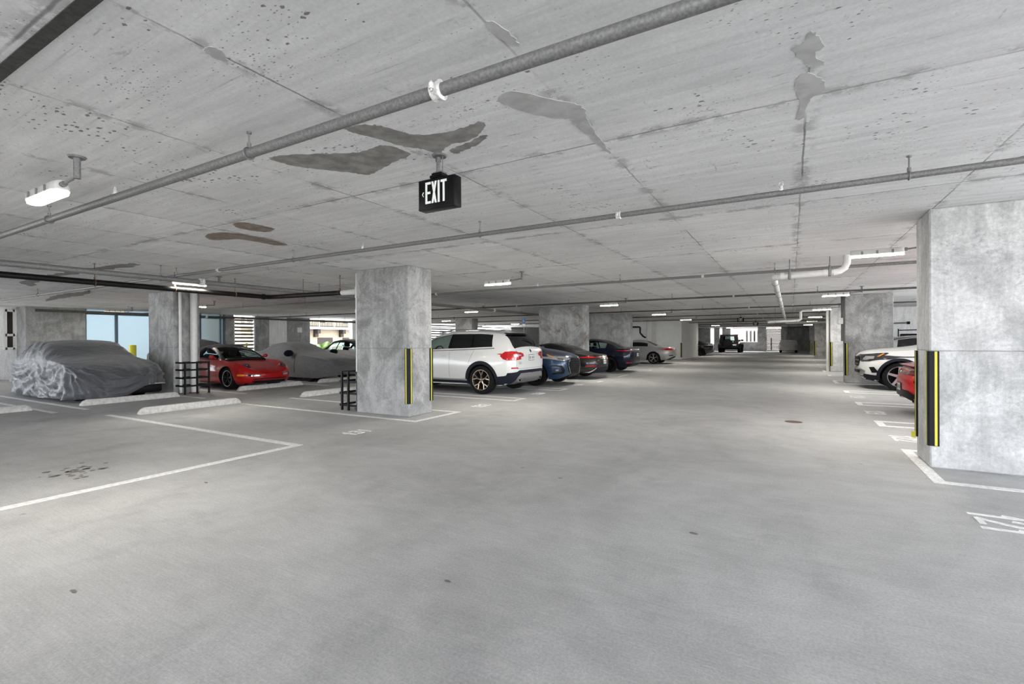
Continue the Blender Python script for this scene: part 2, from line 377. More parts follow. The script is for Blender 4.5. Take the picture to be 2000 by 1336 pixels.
# ------------------------------------------------------------------ mesh helper
class MB:
    """collects shapes, builds ONE mesh object"""
    def __init__(s):
        s.v, s.f, s.mi = [], [], []
    def add(s, vs, fs, mi=0):
        o = len(s.v)
        s.v += [tuple(q) for q in vs]
        s.f += [tuple(i + o for i in f) for f in fs]
        s.mi += [mi] * len(fs)
        return s
    def box(s, x0, x1, y0, y1, z0, z1, mi=0):
        vs = [(x, y, z) for z in (z0, z1) for y in (y0, y1) for x in (x0, x1)]
        return s.add(vs, [(0, 2, 3, 1), (4, 5, 7, 6), (0, 1, 5, 4), (2, 6, 7, 3), (0, 4, 6, 2), (1, 3, 7, 5)], mi)
    def rbox(s, x0, x1, y0, y1, z0, z1, r=0.01, seg=2, mi=0):
        bm = bmesh.new()
        bmesh.ops.create_cube(bm, size=1.0)
        for q in bm.verts:
            q.co = ((x0 + x1) / 2 + q.co.x * (x1 - x0), (y0 + y1) / 2 + q.co.y * (y1 - y0), (z0 + z1) / 2 + q.co.z * (z1 - z0))
        bmesh.ops.bevel(bm, geom=bm.edges[:], offset=r, segments=seg, affect='EDGES', profile=0.5)
        return s.bm(bm, mi)
    def bm(s, bm, mi=0):
        bm.verts.index_update()
        s.add([q.co[:] for q in bm.verts], [[q.index for q in f.verts] for f in bm.faces], mi)
        bm.free()
        return s
    def tube(s, pts, r, n=12, cap=True, mi=0):
        pts = [Vector(p) for p in pts]
        rr = r if isinstance(r, (list, tuple)) else [r] * len(pts)
        rings = []
        t0 = (pts[1] - pts[0]).normalized()
        u = t0.orthogonal().normalized()
        for i, p in enumerate(pts):
            a = pts[max(i - 1, 0)]; b = pts[min(i + 1, len(pts) - 1)]
            t = (b - a).normalized()
            u = (u - t * u.dot(t)).normalized()
            w = t.cross(u)
            sc_ = 1.0
            if 0 < i < len(pts) - 1:
                d = (pts[i] - a).normalized().dot(t)
                sc_ = 1 / max(d, 0.5)
            rings.append([p + (u * math.cos(2 * math.pi * k / n) + w * math.sin(2 * math.pi * k / n)) * rr[i] for k in range(n)])
        vs = [q for ring in rings for q in ring]
        fs = []
        for i in range(len(pts) - 1):
            for k in range(n):
                fs.append((i * n + k, i * n + (k + 1) % n, (i + 1) * n + (k + 1) % n, (i + 1) * n + k))
        if cap:
            fs.append(tuple(range(n))[::-1])
            fs.append(tuple(range((len(pts) - 1) * n, len(pts) * n)))
        return s.add(vs, fs, mi)
    def lathe(s, prof, n=32, axis='z', org=(0, 0, 0), mi=0, closed=False):
        """prof: (radius, height) points"""
        vs, fs = [], []
        for rr, h in prof:
            for k in range(n):
                a = 2 * math.pi * k / n
                c, d = rr * math.cos(a), rr * math.sin(a)
                p = {'z': (c, d, h), 'y': (c, h, d), 'x': (h, c, d)}[axis]
                vs.append((p[0] + org[0], p[1] + org[1], p[2] + org[2]))
        m = len(prof)
        for i in range(m if closed else m - 1):
            j = (i + 1) % m
            for k in range(n):
                fs.append((i * n + k, i * n + (k + 1) % n, j * n + (k + 1) % n, j * n + k))
        return s.add(vs, fs, mi)
    def ring(s, R_, r, n=24, m=8, axis='z', org=(0, 0, 0), mi=0):
        prof = [(R_ + r * math.cos(2 * math.pi * k / m), r * math.sin(2 * math.pi * k / m)) for k in range(m)]
        return s.lathe(prof, n, axis, org, mi, True)
    def prism(s, poly, h0, h1, plane='xy', mi=0):
        """extrude a 2d polygon between h0 and h1 along the third axis"""
        n = len(poly)
        def P(q, h):
            return {'xy': (q[0], q[1], h), 'xz': (q[0], h, q[1]), 'yz': (h, q[0], q[1])}[plane]
        vs = [P(q, h0) for q in poly] + [P(q, h1) for q in poly]
        fs = [(i, (i + 1) % n, n + (i + 1) % n, n + i) for i in range(n)]
        fs += [tuple(range(n))[::-1], tuple(range(n, 2 * n))]
        return s.add(vs, fs, mi)
    def strip(s, pts, w, h, mi=0):
        """flat stroke of width w lying in xy along pts, thickness h (from z)"""
        P = [Vector(p) for p in pts]
        L_, R_ = [], []
        for i in range(len(P)):
            if i == 0: t = (P[1] - P[0]).normalized(); k = 1
            elif i == len(P) - 1: t = (P[-1] - P[-2]).normalized(); k = 1
            else:
                t1 = (P[i] - P[i - 1]).normalized(); t2 = (P[i + 1] - P[i]).normalized()
                t = (t1 + t2).normalized(); k = 1 / max(t.dot(t1), 0.4)
            nrm = Vector((-t.y, t.x, 0)) * w / 2 * k
            L_.append(P[i] + nrm); R_.append(P[i] - nrm)
        for i in range(len(P) - 1):
            q = [L_[i], R_[i], R_[i + 1], L_[i + 1]]
            up = Vector((0, 0, h))
            s.add(q + [a + up for a in q], [(3, 2, 1, 0), (4, 5, 6, 7), (0, 1, 5, 4), (1, 2, 6, 5), (2, 3, 7, 6), (3, 0, 4, 7)], mi)
        return s
    def build(s, name, mats, parent=None, smooth=35, fix=True):
        me = bpy.data.meshes.new(name)
        me.from_pydata(s.v, [], s.f)
        if not isinstance(mats, (list, tuple)): mats = [mats]
        for m in mats: me.materials.append(MAT[m] if isinstance(m, str) else m)
        me.polygons.foreach_set('material_index', s.mi)
        if fix:
            bm = bmesh.new(); bm.from_mesh(me)
            bmesh.ops.recalc_face_normals(bm, faces=bm.faces[:])
            bm.to_mesh(me); bm.free()
        if smooth:
            me.polygons.foreach_set('use_smooth', [True] * len(me.polygons))
            me.set_sharp_from_angle(angle=R(smooth))
        me.update()
        o = bpy.data.objects.new(name, me)
        col.objects.link(o)
        if parent is not None: o.parent = parent
        return o

def tag(o, label=None, cat=None, group=None, kind=None):
    if label: o['label'] = label
    if cat: o['category'] = cat
    if group: o['group'] = group
    if kind: o['kind'] = kind
    return o

def thing(name, label, cat, loc=(0, 0, 0), rz=0.0, group=None):
    o = bpy.data.objects.new(name, None)
    o.empty_display_size = 0.2
    o.location = loc
    o.rotation_euler = (0, 0, rz)
    col.objects.link(o)
    return tag(o, label, cat, group)

def struct(name, mb, mats, label=None, cat=None, smooth=0):
    o = mb.build(name, mats, None, smooth)
    o['kind'] = 'structure'
    return tag(o, label, cat)

def dup(root, loc, rz=None, label=None, group=None):
    c = root.copy(); col.objects.link(c)
    c.location = loc
    if rz is not None: c.rotation_euler = (0, 0, rz)
    if label: c['label'] = label
    if group: c['group'] = group
    for ch in list(root.children):
        d = ch.copy(); col.objects.link(d); d.parent = c
        for gch in list(ch.children):
            e = gch.copy(); col.objects.link(e); e.parent = d
    return c

def pchip(pts):
    xs = [p[0] for p in pts]; ys = [p[1] for p in pts]
    n = len(xs)
    if n == 1: return lambda x: ys[0]
    hh = [xs[i + 1] - xs[i] for i in range(n - 1)]
    dd = [(ys[i + 1] - ys[i]) / hh[i] for i in range(n - 1)]
    m = [0.0] * n
    m[0], m[-1] = dd[0], dd[-1]
    for i in range(1, n - 1):
        if dd[i - 1] * dd[i] > 0:
            w1, w2 = 2 * hh[i] + hh[i - 1], hh[i] + 2 * hh[i - 1]
            m[i] = (w1 + w2) / (w1 / dd[i - 1] + w2 / dd[i])
    def f(x):
        if x <= xs[0]: return ys[0]
        if x >= xs[-1]: return ys[-1]
        i = 0
        while x > xs[i + 1]: i += 1
        t = (x - xs[i]) / hh[i]
        return (ys[i] * (1 + 2 * t) * (1 - t) ** 2 + hh[i] * m[i] * t * (1 - t) ** 2 + ys[i + 1] * t * t * (3 - 2 * t) + hh[i] * m[i + 1] * t * t * (t - 1))
    return f

# ------------------------------------------------------------------ the setting
X0, X1, Y0, Y1 = -24.5, 8.2, -7.0, 62.0
floor = struct('floor', MB().box(X0 - 1.2, X1 + 0.4, Y0 - 0.6, Y1 + 0.4, -0.25, 0.0), 'floor', 'grey broom finished concrete garage floor', 'floor')
ceiling = struct('ceiling', MB().box(X0 - 1.2, X1 + 0.4, Y0 - 0.6, Y1 + 0.4, H, H + 0.3), 'ceiling', 'flat concrete ceiling slab marked with formwork joints', 'ceiling')
struct('ground_outside', MB().box(-90, 60, -60, 120, -0.60, -0.30), 'ground', 'pale sunlit paving outside the garage', 'ground')

def column(x0, x1, y0, y1, mat, label, extra=None):
    mb = MB().rbox(x0, x1, y0, y1, 0.0, H, 0.014, 1)
    return struct('column', mb, mat, label, 'column')

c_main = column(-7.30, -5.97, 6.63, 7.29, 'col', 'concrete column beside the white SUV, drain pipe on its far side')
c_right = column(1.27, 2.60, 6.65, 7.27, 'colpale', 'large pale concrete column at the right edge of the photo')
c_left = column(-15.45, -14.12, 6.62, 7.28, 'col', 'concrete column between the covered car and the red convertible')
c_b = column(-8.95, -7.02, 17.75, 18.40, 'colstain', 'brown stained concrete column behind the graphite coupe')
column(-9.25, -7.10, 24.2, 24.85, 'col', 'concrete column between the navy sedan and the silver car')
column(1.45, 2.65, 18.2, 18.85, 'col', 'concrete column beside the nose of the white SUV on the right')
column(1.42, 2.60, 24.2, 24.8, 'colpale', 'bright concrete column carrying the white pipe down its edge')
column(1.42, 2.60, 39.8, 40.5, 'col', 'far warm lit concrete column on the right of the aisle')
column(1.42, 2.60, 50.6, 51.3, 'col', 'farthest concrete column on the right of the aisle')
column(-18.05, -16.80, 24.3, 24.95, 'col', 'short looking concrete column seen over the white SUV roof')
# perimeter, left side (the wall plane x = -24.5)
def wall(name, x0, x1, y0, y1, mat, z0=0.0, z1=H, label=None):
    return struct(name, MB().box(x0, x1, y0, y1, z0, z1), mat, label, 'wall')
WX = X0
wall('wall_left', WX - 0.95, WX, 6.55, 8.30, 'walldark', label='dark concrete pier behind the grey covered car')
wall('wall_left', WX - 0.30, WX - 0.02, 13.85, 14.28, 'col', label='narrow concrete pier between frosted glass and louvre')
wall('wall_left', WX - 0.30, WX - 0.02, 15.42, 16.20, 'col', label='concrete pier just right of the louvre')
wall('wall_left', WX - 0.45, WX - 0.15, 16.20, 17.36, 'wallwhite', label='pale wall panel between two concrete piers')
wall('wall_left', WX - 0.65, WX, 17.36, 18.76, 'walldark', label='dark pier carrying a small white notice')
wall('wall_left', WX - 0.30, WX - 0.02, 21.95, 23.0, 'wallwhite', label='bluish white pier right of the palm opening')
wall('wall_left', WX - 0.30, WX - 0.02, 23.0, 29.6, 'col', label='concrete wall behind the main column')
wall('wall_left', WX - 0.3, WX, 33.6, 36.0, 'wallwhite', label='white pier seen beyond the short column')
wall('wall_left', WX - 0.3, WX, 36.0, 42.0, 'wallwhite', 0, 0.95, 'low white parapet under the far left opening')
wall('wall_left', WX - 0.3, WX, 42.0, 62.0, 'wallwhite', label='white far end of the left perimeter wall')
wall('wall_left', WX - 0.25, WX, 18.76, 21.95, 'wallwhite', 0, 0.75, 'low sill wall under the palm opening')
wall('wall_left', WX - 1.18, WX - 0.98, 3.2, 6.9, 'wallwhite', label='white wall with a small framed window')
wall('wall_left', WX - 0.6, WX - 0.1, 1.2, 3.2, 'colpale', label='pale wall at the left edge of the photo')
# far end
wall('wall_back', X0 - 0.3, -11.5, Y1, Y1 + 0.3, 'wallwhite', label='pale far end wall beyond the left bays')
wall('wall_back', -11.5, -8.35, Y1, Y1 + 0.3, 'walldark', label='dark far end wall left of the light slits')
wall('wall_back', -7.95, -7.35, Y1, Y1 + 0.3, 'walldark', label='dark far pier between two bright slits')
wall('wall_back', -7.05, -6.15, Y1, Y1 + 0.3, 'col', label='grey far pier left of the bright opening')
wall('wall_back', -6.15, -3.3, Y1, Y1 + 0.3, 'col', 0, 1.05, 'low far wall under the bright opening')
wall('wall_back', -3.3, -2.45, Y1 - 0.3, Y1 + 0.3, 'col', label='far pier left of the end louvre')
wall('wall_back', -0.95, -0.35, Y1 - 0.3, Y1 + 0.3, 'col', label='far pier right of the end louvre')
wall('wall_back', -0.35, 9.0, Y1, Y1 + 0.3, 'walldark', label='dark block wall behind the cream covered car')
# white core on the left of the aisle
wall('wall_core', -11.0, -6.55, 34.8, 41.7, 'whitepaint', label='white painted core block beyond the silver car')
wall('wall_core', -14.5, -8.30, 33.6, 34.8, 'whitepaint', label='white recessed wall behind the silver car')
# right side
wall('wall_right', 2.9, X1 + 0.4, 26.6, 26.9, 'wallwhite', label='white cross wall behind the luggage cart')
for (a, b) in ((-7.0, -6.4), (3.0, 4.0), (12.2, 13.2), (22.0, 26.6)):
    wall('wall_right', X1, X1 + 0.35, a, b, 'wallwhite', label='white right perimeter pier from y %.0f' % a)
wall('wall_right', X1, X1 + 0.35, 26.9, 62.0, 'wallwhite', label='white right perimeter wall behind the far bays')
for i, w in enumerate([o for o in col.objects if o.name.startswith('wall_right')]):
    w['label'] = ('white cross wall behind the luggage cart', 'first pier of the right side openings', 'second pier of the right side openings', 'third pier of the right side openings', 'wide pier by the luggage cart', 'long right wall behind the far bays')[i]
# kerb upstand at the front edge and right openings
wall('wall_front', -15.0, -3.2, Y0 - 0.3, Y0, 'wallwhite', label='unseen wall added behind the camera to block daylight on the left')  # added out of view to cut daylight from behind, darkening the column fronts
wall('wall_front', X0 - 1.0, X1 + 0.3, Y0 - 0.25, Y0, 'wallwhite', 0, 0.35, 'low upstand along the open edge behind the camera')

# windows, louvres
wf = MB()
for y in (8.30, 9.35, 11.0, 12.67, 13.80):
    wf.box(WX - 0.12, WX - 0.02, y - 0.045, y + 0.045, 0.0, H)
wf.box(WX - 0.12, WX - 0.02, 8.3, 13.85, 2.52, 2.62).box(WX - 0.12, WX - 0.02, 8.3, 13.85, 0, 0.12)
wf.box(WX - 0.14, WX - 0.03, 13.60, 13.66, 0.0, H)
w1 = struct('window_1', wf, 'frame', 'frosted glass wall with blue grey mullions', 'window')
for a, b in ((8.34, 9.31), (9.39, 10.96), (11.04, 12.63), (12.71, 13.78)):
    MB().box(WX - 0.085, WX - 0.065, a, b, 0.12, 2.52).build('pane', 'frost', w1, 0)
    MB().box(WX - 0.085, WX - 0.065, a, b, 2.62, H).build('pane', 'frost', w1, 0)
wf = MB()
ya, yb = 6.24, 6.50
for y in (ya, yb): wf.box(WX - 0.99, WX - 0.93, y - 0.05, y + 0.05, 1.13, 2.66)
for z in (1.17, 1.68, 2.60): wf.box(WX - 0.99, WX - 0.93, ya, yb, z - 0.045, z + 0.045)
w2 = struct('window_2', wf, 'whiteframe', 'small white framed window with two brown panes', 'window')
MB().box(WX - 0.975, WX - 0.96, ya, yb, 1.17, 2.6).build('pane', 'brown', w2, 0)

def louver(name, axis, c, a, b, z0, z1, n, label, post=None, blade=0.055):
    mb = MB()
    def bx(m, u0, u1, d0, d1, q0, q1, mi=0):
        if axis == 'x': m.box(c + d0, c + d1, u0, u1, q0, q1, mi)
        else: m.box(u0, u1, c + d0, c + d1, q0, q1, mi)
    for u in (a, b): bx(mb, u - 0.04, u + 0.04, -0.06, 0.06, z0, z1)
    for z in (z0, z1): bx(mb, a, b, -0.06, 0.06, z - 0.04, z + 0.04)
    fr = struct(name, mb, 'whiteframe', label, 'louvre')
    bl = MB()
    for i in range(n):
        z = z0 + (i + 0.5) * (z1 - z0) / n
        bx(bl, a, b, -0.05, 0.05, z - blade * 0.18, z + blade * 0.18)
        bx(bl, a, b, -0.05, -0.035, z - blade, z)
    bl.build('louvre_blades', 'louver', fr, 0)
    if post is not None:
        pm = MB(); bx(pm, post - 0.06, post + 0.06, 0.08, 0.16, z0, z0 + 1.45)
        pm.build('post', 'brown', fr, 0)
    return fr
louver('window_3', 'x', WX - 0.1, 14.30, 15.40, 0.25, 2.62, 13, 'white slatted louvre left of the covered coupe', None, 0.075)
louver('window_4', 'x', WX - 0.1, 29.7, 33.5, 0.2, 2.45, 12, 'slatted louvre seen beyond the main column', None, 0.08)
louver('window_5', 'y', Y1 + 0.1, -2.42, -0.97, 0.05, 2.5, 15, 'slatted louvre in the far end wall', -1.95, 0.085)

# floor paint --------------------------------------------------------------
ZL = 0.0025
def paint(pts, w=0.095, name='parking_line', mat='line'):
    return MB().strip([(x, y, 0.0) for x, y in pts], w, ZL).build(name, mat, floor, 0)
for yc in (9.82, 12.35, 15.30, 21.9, 27.4, 30.1, 32.4):
    paint([(-10.6, yc - 0.25), (-5.48, yc - 0.25), (-5.48, yc + 0.25), (-10.6, yc + 0.25)])
for ya_, yb_ in ((6.33, 7.55), (17.50, 18.75), (24.0, 25.05)):
    paint([(-10.6, ya_), (-5.56, ya_), (-5.56, yb_), (-10.6, yb_)])
for yc in (9.73, 12.52, 15.2, 21.6, 27.6, 30.6, 33.5, 36.4):
    paint([(6.8, yc - 0.25), (1.24, yc - 0.25), (1.24, yc + 0.25), (6.8, yc + 0.25)], 0.105)
for ya_, yb_ in ((6.02, 7.55), (17.9, 19.1), (23.9, 25.1)):
    paint([(6.8, ya_), (1.22, ya_), (1.22, yb_), (6.8, yb_)], 0.105)
paint([(-11.25, 4.13), (-5.67, 4.13), (-5.67, -6.0)], 0.105)
for y_, xa_, xb_ in ((4.27, -17.9, -12.55), (3.75, -17.9, -12.5), (7.6, -17.6, -12.5), (6.5, -14.0, -12.45), (10.25, -17.6, -12.5), (12.75, -17.6, -12.5)):
    paint([(xa_, y_), (xb_, y_)], 0.10)
paint([(-6.15, 33.0), (-6.15, 41.7)], 0.10)
for i in range(6): paint([(-0.35, 27.2 + i * 0), (-1.4, 27.2)], 0.12) if i == 0 else None
DIG = {'1': [[(0.02, 0.70), (0.16, 1.0), (0.16, 0.0)]],
       '2': [[(0.0, 0.78), (0.08, 0.96), (0.25, 1.0), (0.40, 0.92), (0.42, 0.74), (0.32, 0.52), (0.04, 0.08), (0.45, 0.08)]],
       '3': [[(0.02, 0.86), (0.14, 0.97), (0.32, 0.95), (0.40, 0.78), (0.32, 0.58), (0.16, 0.53)], [(0.16, 0.53), (0.34, 0.47), (0.42, 0.26), (0.32, 0.05), (0.14, 0.03), (0.01, 0.15)]],
       '4': [[(0.34, 0.0), (0.34, 1.0), (0.0, 0.32), (0.46, 0.32)]],
       '5': [[(0.42, 0.96), (0.08, 0.96), (0.05, 0.56), (0.28, 0.60), (0.42, 0.42), (0.40, 0.16), (0.22, 0.02), (0.0, 0.12)]]}
def stall_number(txt, base, up, right, h=0.26, gap=0.17):
    mb = MB(); adv = 0.0
    b, u, r = Vector((*base, 0)), Vector((*up, 0)), Vector((*right, 0))
    for ch in txt:
        wd = 0.3 if ch == '1' else 0.5
        for k, st in enumerate(DIG[ch]):
            for i in range(len(st) - 1):
                a_, b_ = [b + r * (adv + q[0] * h) + u * (q[1] * h) for q in st[i:i + 2]]
                e_ = (b_ - a_).normalized() * .012
                mb.strip([a_ - e_, b_ + e_], 0.042, ZL + .0002 * i + .0012 * k)
        adv += wd * h + gap * h * 0.9
    return mb.build('stall_number', 'line', floor, 0)
stall_number('131', (-5.56, 4.99), (-1, 0), (0, 1))
stall_number('132', (-5.54, 8.32), (-1, 0), (0, 1))
stall_number('133', (-5.53, 10.95), (-1, 0), (0, 1))
stall_number('134', (-5.53, 13.75), (-1, 0), (0, 1))
stall_number('121', (1.20, 5.11), (1, 0), (0, -1), 0.30)
stall_number('122', (1.20, 8.62), (1, 0), (0, -1), 0.28)
stall_number('123', (1.20, 11.35), (1, 0), (0, -1), 0.28)
stall_number('124', (1.20, 14.1), (1, 0), (0, -1), 0.28)

def blob(poly, z0, z1, name, mat, parent, jitter=0.012, sub=3, seed=1):
    rng = random.Random(seed)
    P = [Vector((*q, 0)) for q in poly]
    out = []
    n = len(P)
    for i in range(n):
        a, b, c, d = P[i - 1], P[i], P[(i + 1) % n], P[(i + 2) % n]
        for k in range(sub):
            t = k / sub
            q = 0.5 * ((2 * b) + (c - a) * t + (2 * a - 5 * b + 4 * c - d) * t * t + (3 * b - a - 3 * c + d) * t ** 3)
            out.append((q.x + rng.uniform(-jitter, jitter), q.y + rng.uniform(-jitter, jitter)))
    return MB().prism(out, z0, z1).build(name, mat, parent, 0)
PAT = {
'mortar': [[(-2.48, 2.16), (-2.31, 2.21), (-2.23, 2.31), (-2.18, 2.45), (-2.04, 2.53), (-1.84, 2.55), (-1.68, 2.53), (-1.71, 2.62), (-1.86, 2.72), (-2.06, 2.73), (-2.23, 2.81), (-2.26, 2.7), (-2.35, 2.58), (-2.42, 2.4), (-2.48, 2.24)],
 [(-3.37, 2.24), (-3.2, 2.26), (-2.99, 2.36), (-2.71, 2.49), (-2.49, 2.48), (-2.42, 2.58), (-2.42, 2.72), (-2.61, 2.76), (-2.82, 2.83), (-3.0, 2.87), (-3.08, 2.78), (-3.18, 2.65), (-3.3, 2.51), (-3.36, 2.4)],
 [(-2.12, 2.80), (-1.95, 2.76), (-1.76, 2.71), (-1.80, 2.77), (-1.98, 2.84), (-2.12, 2.87)],
 [(-15.07, 3.97), (-13.63, 3.73), (-12.61, 3.82), (-11.59, 3.81), (-10.24, 3.93), (-9.79, 4.01), (-10.33, 4.15), (-11.44, 4.06), (-12.28, 4.03), (-13.24, 3.97), (-14.51, 4.09), (-15.84, 4.33)],
 [(-21.09, 6.07), (-18.31, 5.54), (-16.76, 5.5), (-15.84, 5.46), (-17.23, 5.88), (-18.89, 5.95)]],
'mortarbrown': [[(-5.59, 3.26), (-5.45, 3.26), (-5.39, 3.41), (-5.43, 3.66), (-5.66, 3.71), (-5.74, 3.56), (-5.74, 3.4)],
 [(-6.57, 3.47), (-6.28, 3.4), (-6.04, 3.55), (-6.02, 3.8), (-6.03, 4.02), (-6.15, 4.35), (-6.32, 4.29), (-6.33, 4.04), (-6.37, 3.78), (-6.7, 3.65)]],
'mortarlight': [[(-1.44, 2.36), (-1.32, 2.31), (-1.15, 2.53), (-1.06, 2.66), (-1.13, 2.76), (-1.22, 2.76), (-1.35, 2.61), (-1.43, 2.44)],
 [(0.01, 2.65), (0.05, 2.62), (0.08, 2.54), (0.11, 2.6), (0.14, 2.7), (0.1, 2.75), (0.15, 2.88), (0.08, 2.86), (0.06, 2.8)],
 [(0.04, 2.95), (0.08, 2.93), (0.15, 3.05), (0.16, 3.2), (0.10, 3.25), (0.07, 3.5), (0.03, 3.5), (0.05, 3.27), (0.02, 3.05)],
 [(-1.16, 2.62), (-1.06, 2.70), (-1.09, 2.85), (-1.12, 3.1), (-1.14, 3.45), (-1.17, 3.28), (-1.17, 2.99), (-1.18, 2.79)],
 [(-1.13, 1.75), (-1.09, 1.79), (-1.08, 1.92), (-1.09, 1.98), (-1.13, 1.91), (-1.14, 1.81)],
 [(-2.38, 1.25), (-2.31, 1.27), (-2.34, 1.33), (-2.38, 1.36), (-2.4, 1.31)]]}
k_ = 0
for mat, polys in PAT.items():
    for P_ in polys:
        k_ += 1
        big_ = abs(P_[0][0]) > 9
        blob(P_, H - 0.0012 - 0.0001 * k_, H + 0.002, 'mortar_patch', mat, ceiling, 0.05 if big_ else (0.010 if mat != 'mortarlight' else 0.006), 7, k_)
rng = random.Random(5)
for i in range(34):
    x = -6.66 + rng.gauss(0, 0.16); y = 2.13 + rng.gauss(0, 0.13); r_ = rng.uniform(0.012, 0.05)
    blob([(x + r_ * math.cos(a) * rng.uniform(.6, 1.2), y + r_ * math.sin(a) * rng.uniform(.6, 1.2)) for a in np.linspace(0, 2 * math.pi, 7)[:-1]], 0, 0.0012, 'oil_stain', 'oil', floor, 0.002, 2, i)
for i, (x, y, r_) in enumerate(((-3.43, 1.10, .02), (-2.88, .55, .022), (-1.1, 1.25, .012), (-.02, 1.62, .012), (-4.95, 2.6, .02), (0.28, 1.12, .03), (-1.7, 2.2, .015), (-0.6, 3.6, .02))):
    blob([(x + r_ * 1.5 * math.cos(a), y + r_ * .6 * math.sin(a)) for a in np.linspace(0, 2 * math.pi, 7)[:-1]], 0, 0.004, 'leaf_scrap', 'oil', floor, 0.004, 2, i)
dm = MB().lathe([(0.0, 0.004), (0.10, 0.004), (0.125, 0.003), (0.13, 0.0)], 24, 'z', (0.03, 9.27, 0))
dm.build('drain_cover', 'rusty_drain', floor)
# dark expansion joint across the slab
struct('trim_1', MB().box(X0 - 1, X1, 0.812, 0.868, H - 0.006, H + 0.01), 'sealant', 'dark sealed expansion joint across the ceiling', 'joint')
# ------------------------------------------------------------------ pipes under the slab
def hanger(mb, p, r, along):
    """ring round the pipe plus threaded rod up to the slab; p = pipe centre"""
    x, y, z = p
    ax = 'x' if along == 'x' else 'y'
    mb.ring(r + 0.006, 0.005, 20, 6, ax, p)
    mb.tube([(x, y, z + r), (x, y, H)], 0.006, 6)
    mb.tube([(x, y, z + r + 0.004), (x, y, z + r + 0.035)], 0.013, 8)
    mb.tube([(x, y, H - 0.012), (x, y, H)], 0.016, 8)

def pipe(name, label, p0, p1, r, mat, hang=(), coup=(), heads=(), group=None, hmat='rod', cmat='white_iron', pts=None):
    o = MB().tube(pts or [p0, p1], r, 16).build(name, mat)
    tag(o, label, 'pipe', group)
    P0, P1 = Vector(p0), Vector(p1)
    D = (P1 - P0)
    along = 'x' if abs(D.x) > abs(D.y) else 'y'
    def at(c):
        t = (c - (P0.x if along == 'x' else P0.y)) / (D.x if along == 'x' else D.y)
        return P0 + D * t
    for c in hang:
        m = MB(); hanger(m, at(c), r, along); m.build('hanger', hmat, o)
    for c in coup:
        q = at(c); m = MB()
        w = r * 0.95
        e = Vector((1, 0, 0)) if along == 'x' else Vector((0, 1, 0))
        n_ = Vector((0, 1, 0)) if along == 'x' else Vector((1, 0, 0))
        m.tube([q - e * w, q - e * w * .8, q - e * w * .3, q + e * w * .3, q + e * w * .8, q + e * w], [r * 1.2, r * 1.55, r * 1.42, r * 1.42, r * 1.55, r * 1.2], 16)
        for s_ in (-1, 1):
            b = q + n_ * s_ * r * 1.7
            m.tube([b - Vector((0, 0, r * .45)), b + Vector((0, 0, r * .45))], r * .42, 8)
            m.tube([b - Vector((0, 0, r * .8)), b + Vector((0, 0, r * .8))], r * .18, 6)
        m.build('coupling', cmat, o)
    for c in heads:
        q = at(c); m = MB()
        z = q.z + r
        m.lathe([(0.0, -0.006), (0.017, -0.006), (0.017, 0.018), (0.013, 0.02), (0.013, 0.034), (0.0, 0.034)], 12, 'z', (q.x, q.y, z))
        for s_ in (-1, 1):
            m.tube([(q.x + s_ * .011, q.y, z + .03), (q.x + s_ * .017, q.y, z + .048), (q.x + s_ * .004, q.y, z + .068)], 0.0032, 6)
        m.lathe([(0.0, .066), (.016, .066), (.019, .069), (0.0, .071)], 12, 'z', (q.x, q.y, z))
        m.build('sprinkler_head', cmat, o)
    return o

XR = 8.1
GP = 'sprinkler pipes crossing under the ceiling'
hx = lambda x0: [x0 + 3.35 * i for i in range(-5, 4)]
pipe('sprinkler_pipe', 'thick steel sprinkler pipe crossing closest to the camera, above the EXIT sign', (-24, 1.89, 2.60), (XR, 1.89, 2.60), 0.0315, 'steel', [-9.75, -6.40, -3.06, 3.64], [-1.5, 4.9], [-4.97, 1.2], GP)
pipe('sprinkler_pipe', 'steel sprinkler pipe just behind the EXIT sign, ending over the right column', (-24, 4.64, 2.59), (XR, 4.64, 2.59), 0.025, 'steel', [-16.5, -13.1, -9.78, -6.43, -3.09, 0.77, 4.1], [-1.46, -8.4], [-4.98, -0.07, -12.4], GP)
pipe('sprinkler_pipe', 'steel sprinkler pipe crossing over the white SUV, above the white drain pipe', (-24, 9.93, 2.59), (XR, 9.93, 2.59), 0.025, 'steel', [-19.9, -16.5, -13.2, -9.8, -3.10, -0.25, 3.3], [-7.98, -1.47], [-5.03, 0.05, -11.6], GP)
for i, (Y, lab) in enumerate(((14.95, 'sprinkler pipe crossing the ceiling in front of the stained column'), (20.7, 'sprinkler pipe crossing just past the stained column'), (26.1, 'sprinkler pipe crossing above the silver car'), (31.4, 'sprinkler pipe crossing just before the white core block'), (36.8, 'sprinkler pipe crossing beside the middle of the white core block'), (42.2, 'sprinkler pipe crossing just past the white core block'), (47.6, 'second sprinkler pipe past the white core block'), (53.0, 'sprinkler pipe crossing before the far black off-roader'), (58.4, 'farthest sprinkler pipe, by the end wall'))):
    x0 = -24 if Y < 33 or Y > 42 else -6.4
    r0 = 2.7 if 24 < Y < 26.5 else XR
    pipe('sprinkler_pipe', lab, (x0, Y, 2.59), (r0, Y, 2.59), 0.026, 'steeldark', [x for x in (-19.8, -16.5, -13.1, -9.75, -6.42, -3.08, 0.6) if x > x0], [x for x in (-8.4, -1.4) if x > x0], [x for x in (-11.5, -5.0, 0.05) if x > x0], GP)
pipe('sprinkler_main', 'thick grey main pipe running back on the left, above the black drain pipe', (-9.72, -6.5, 2.515), (-9.72, 33.0, 2.515), 0.045, 'steel', [1.0, 4.36, 7.7, 11.0, 14.3, 17.7], [5.05, 9.2, 15.5])
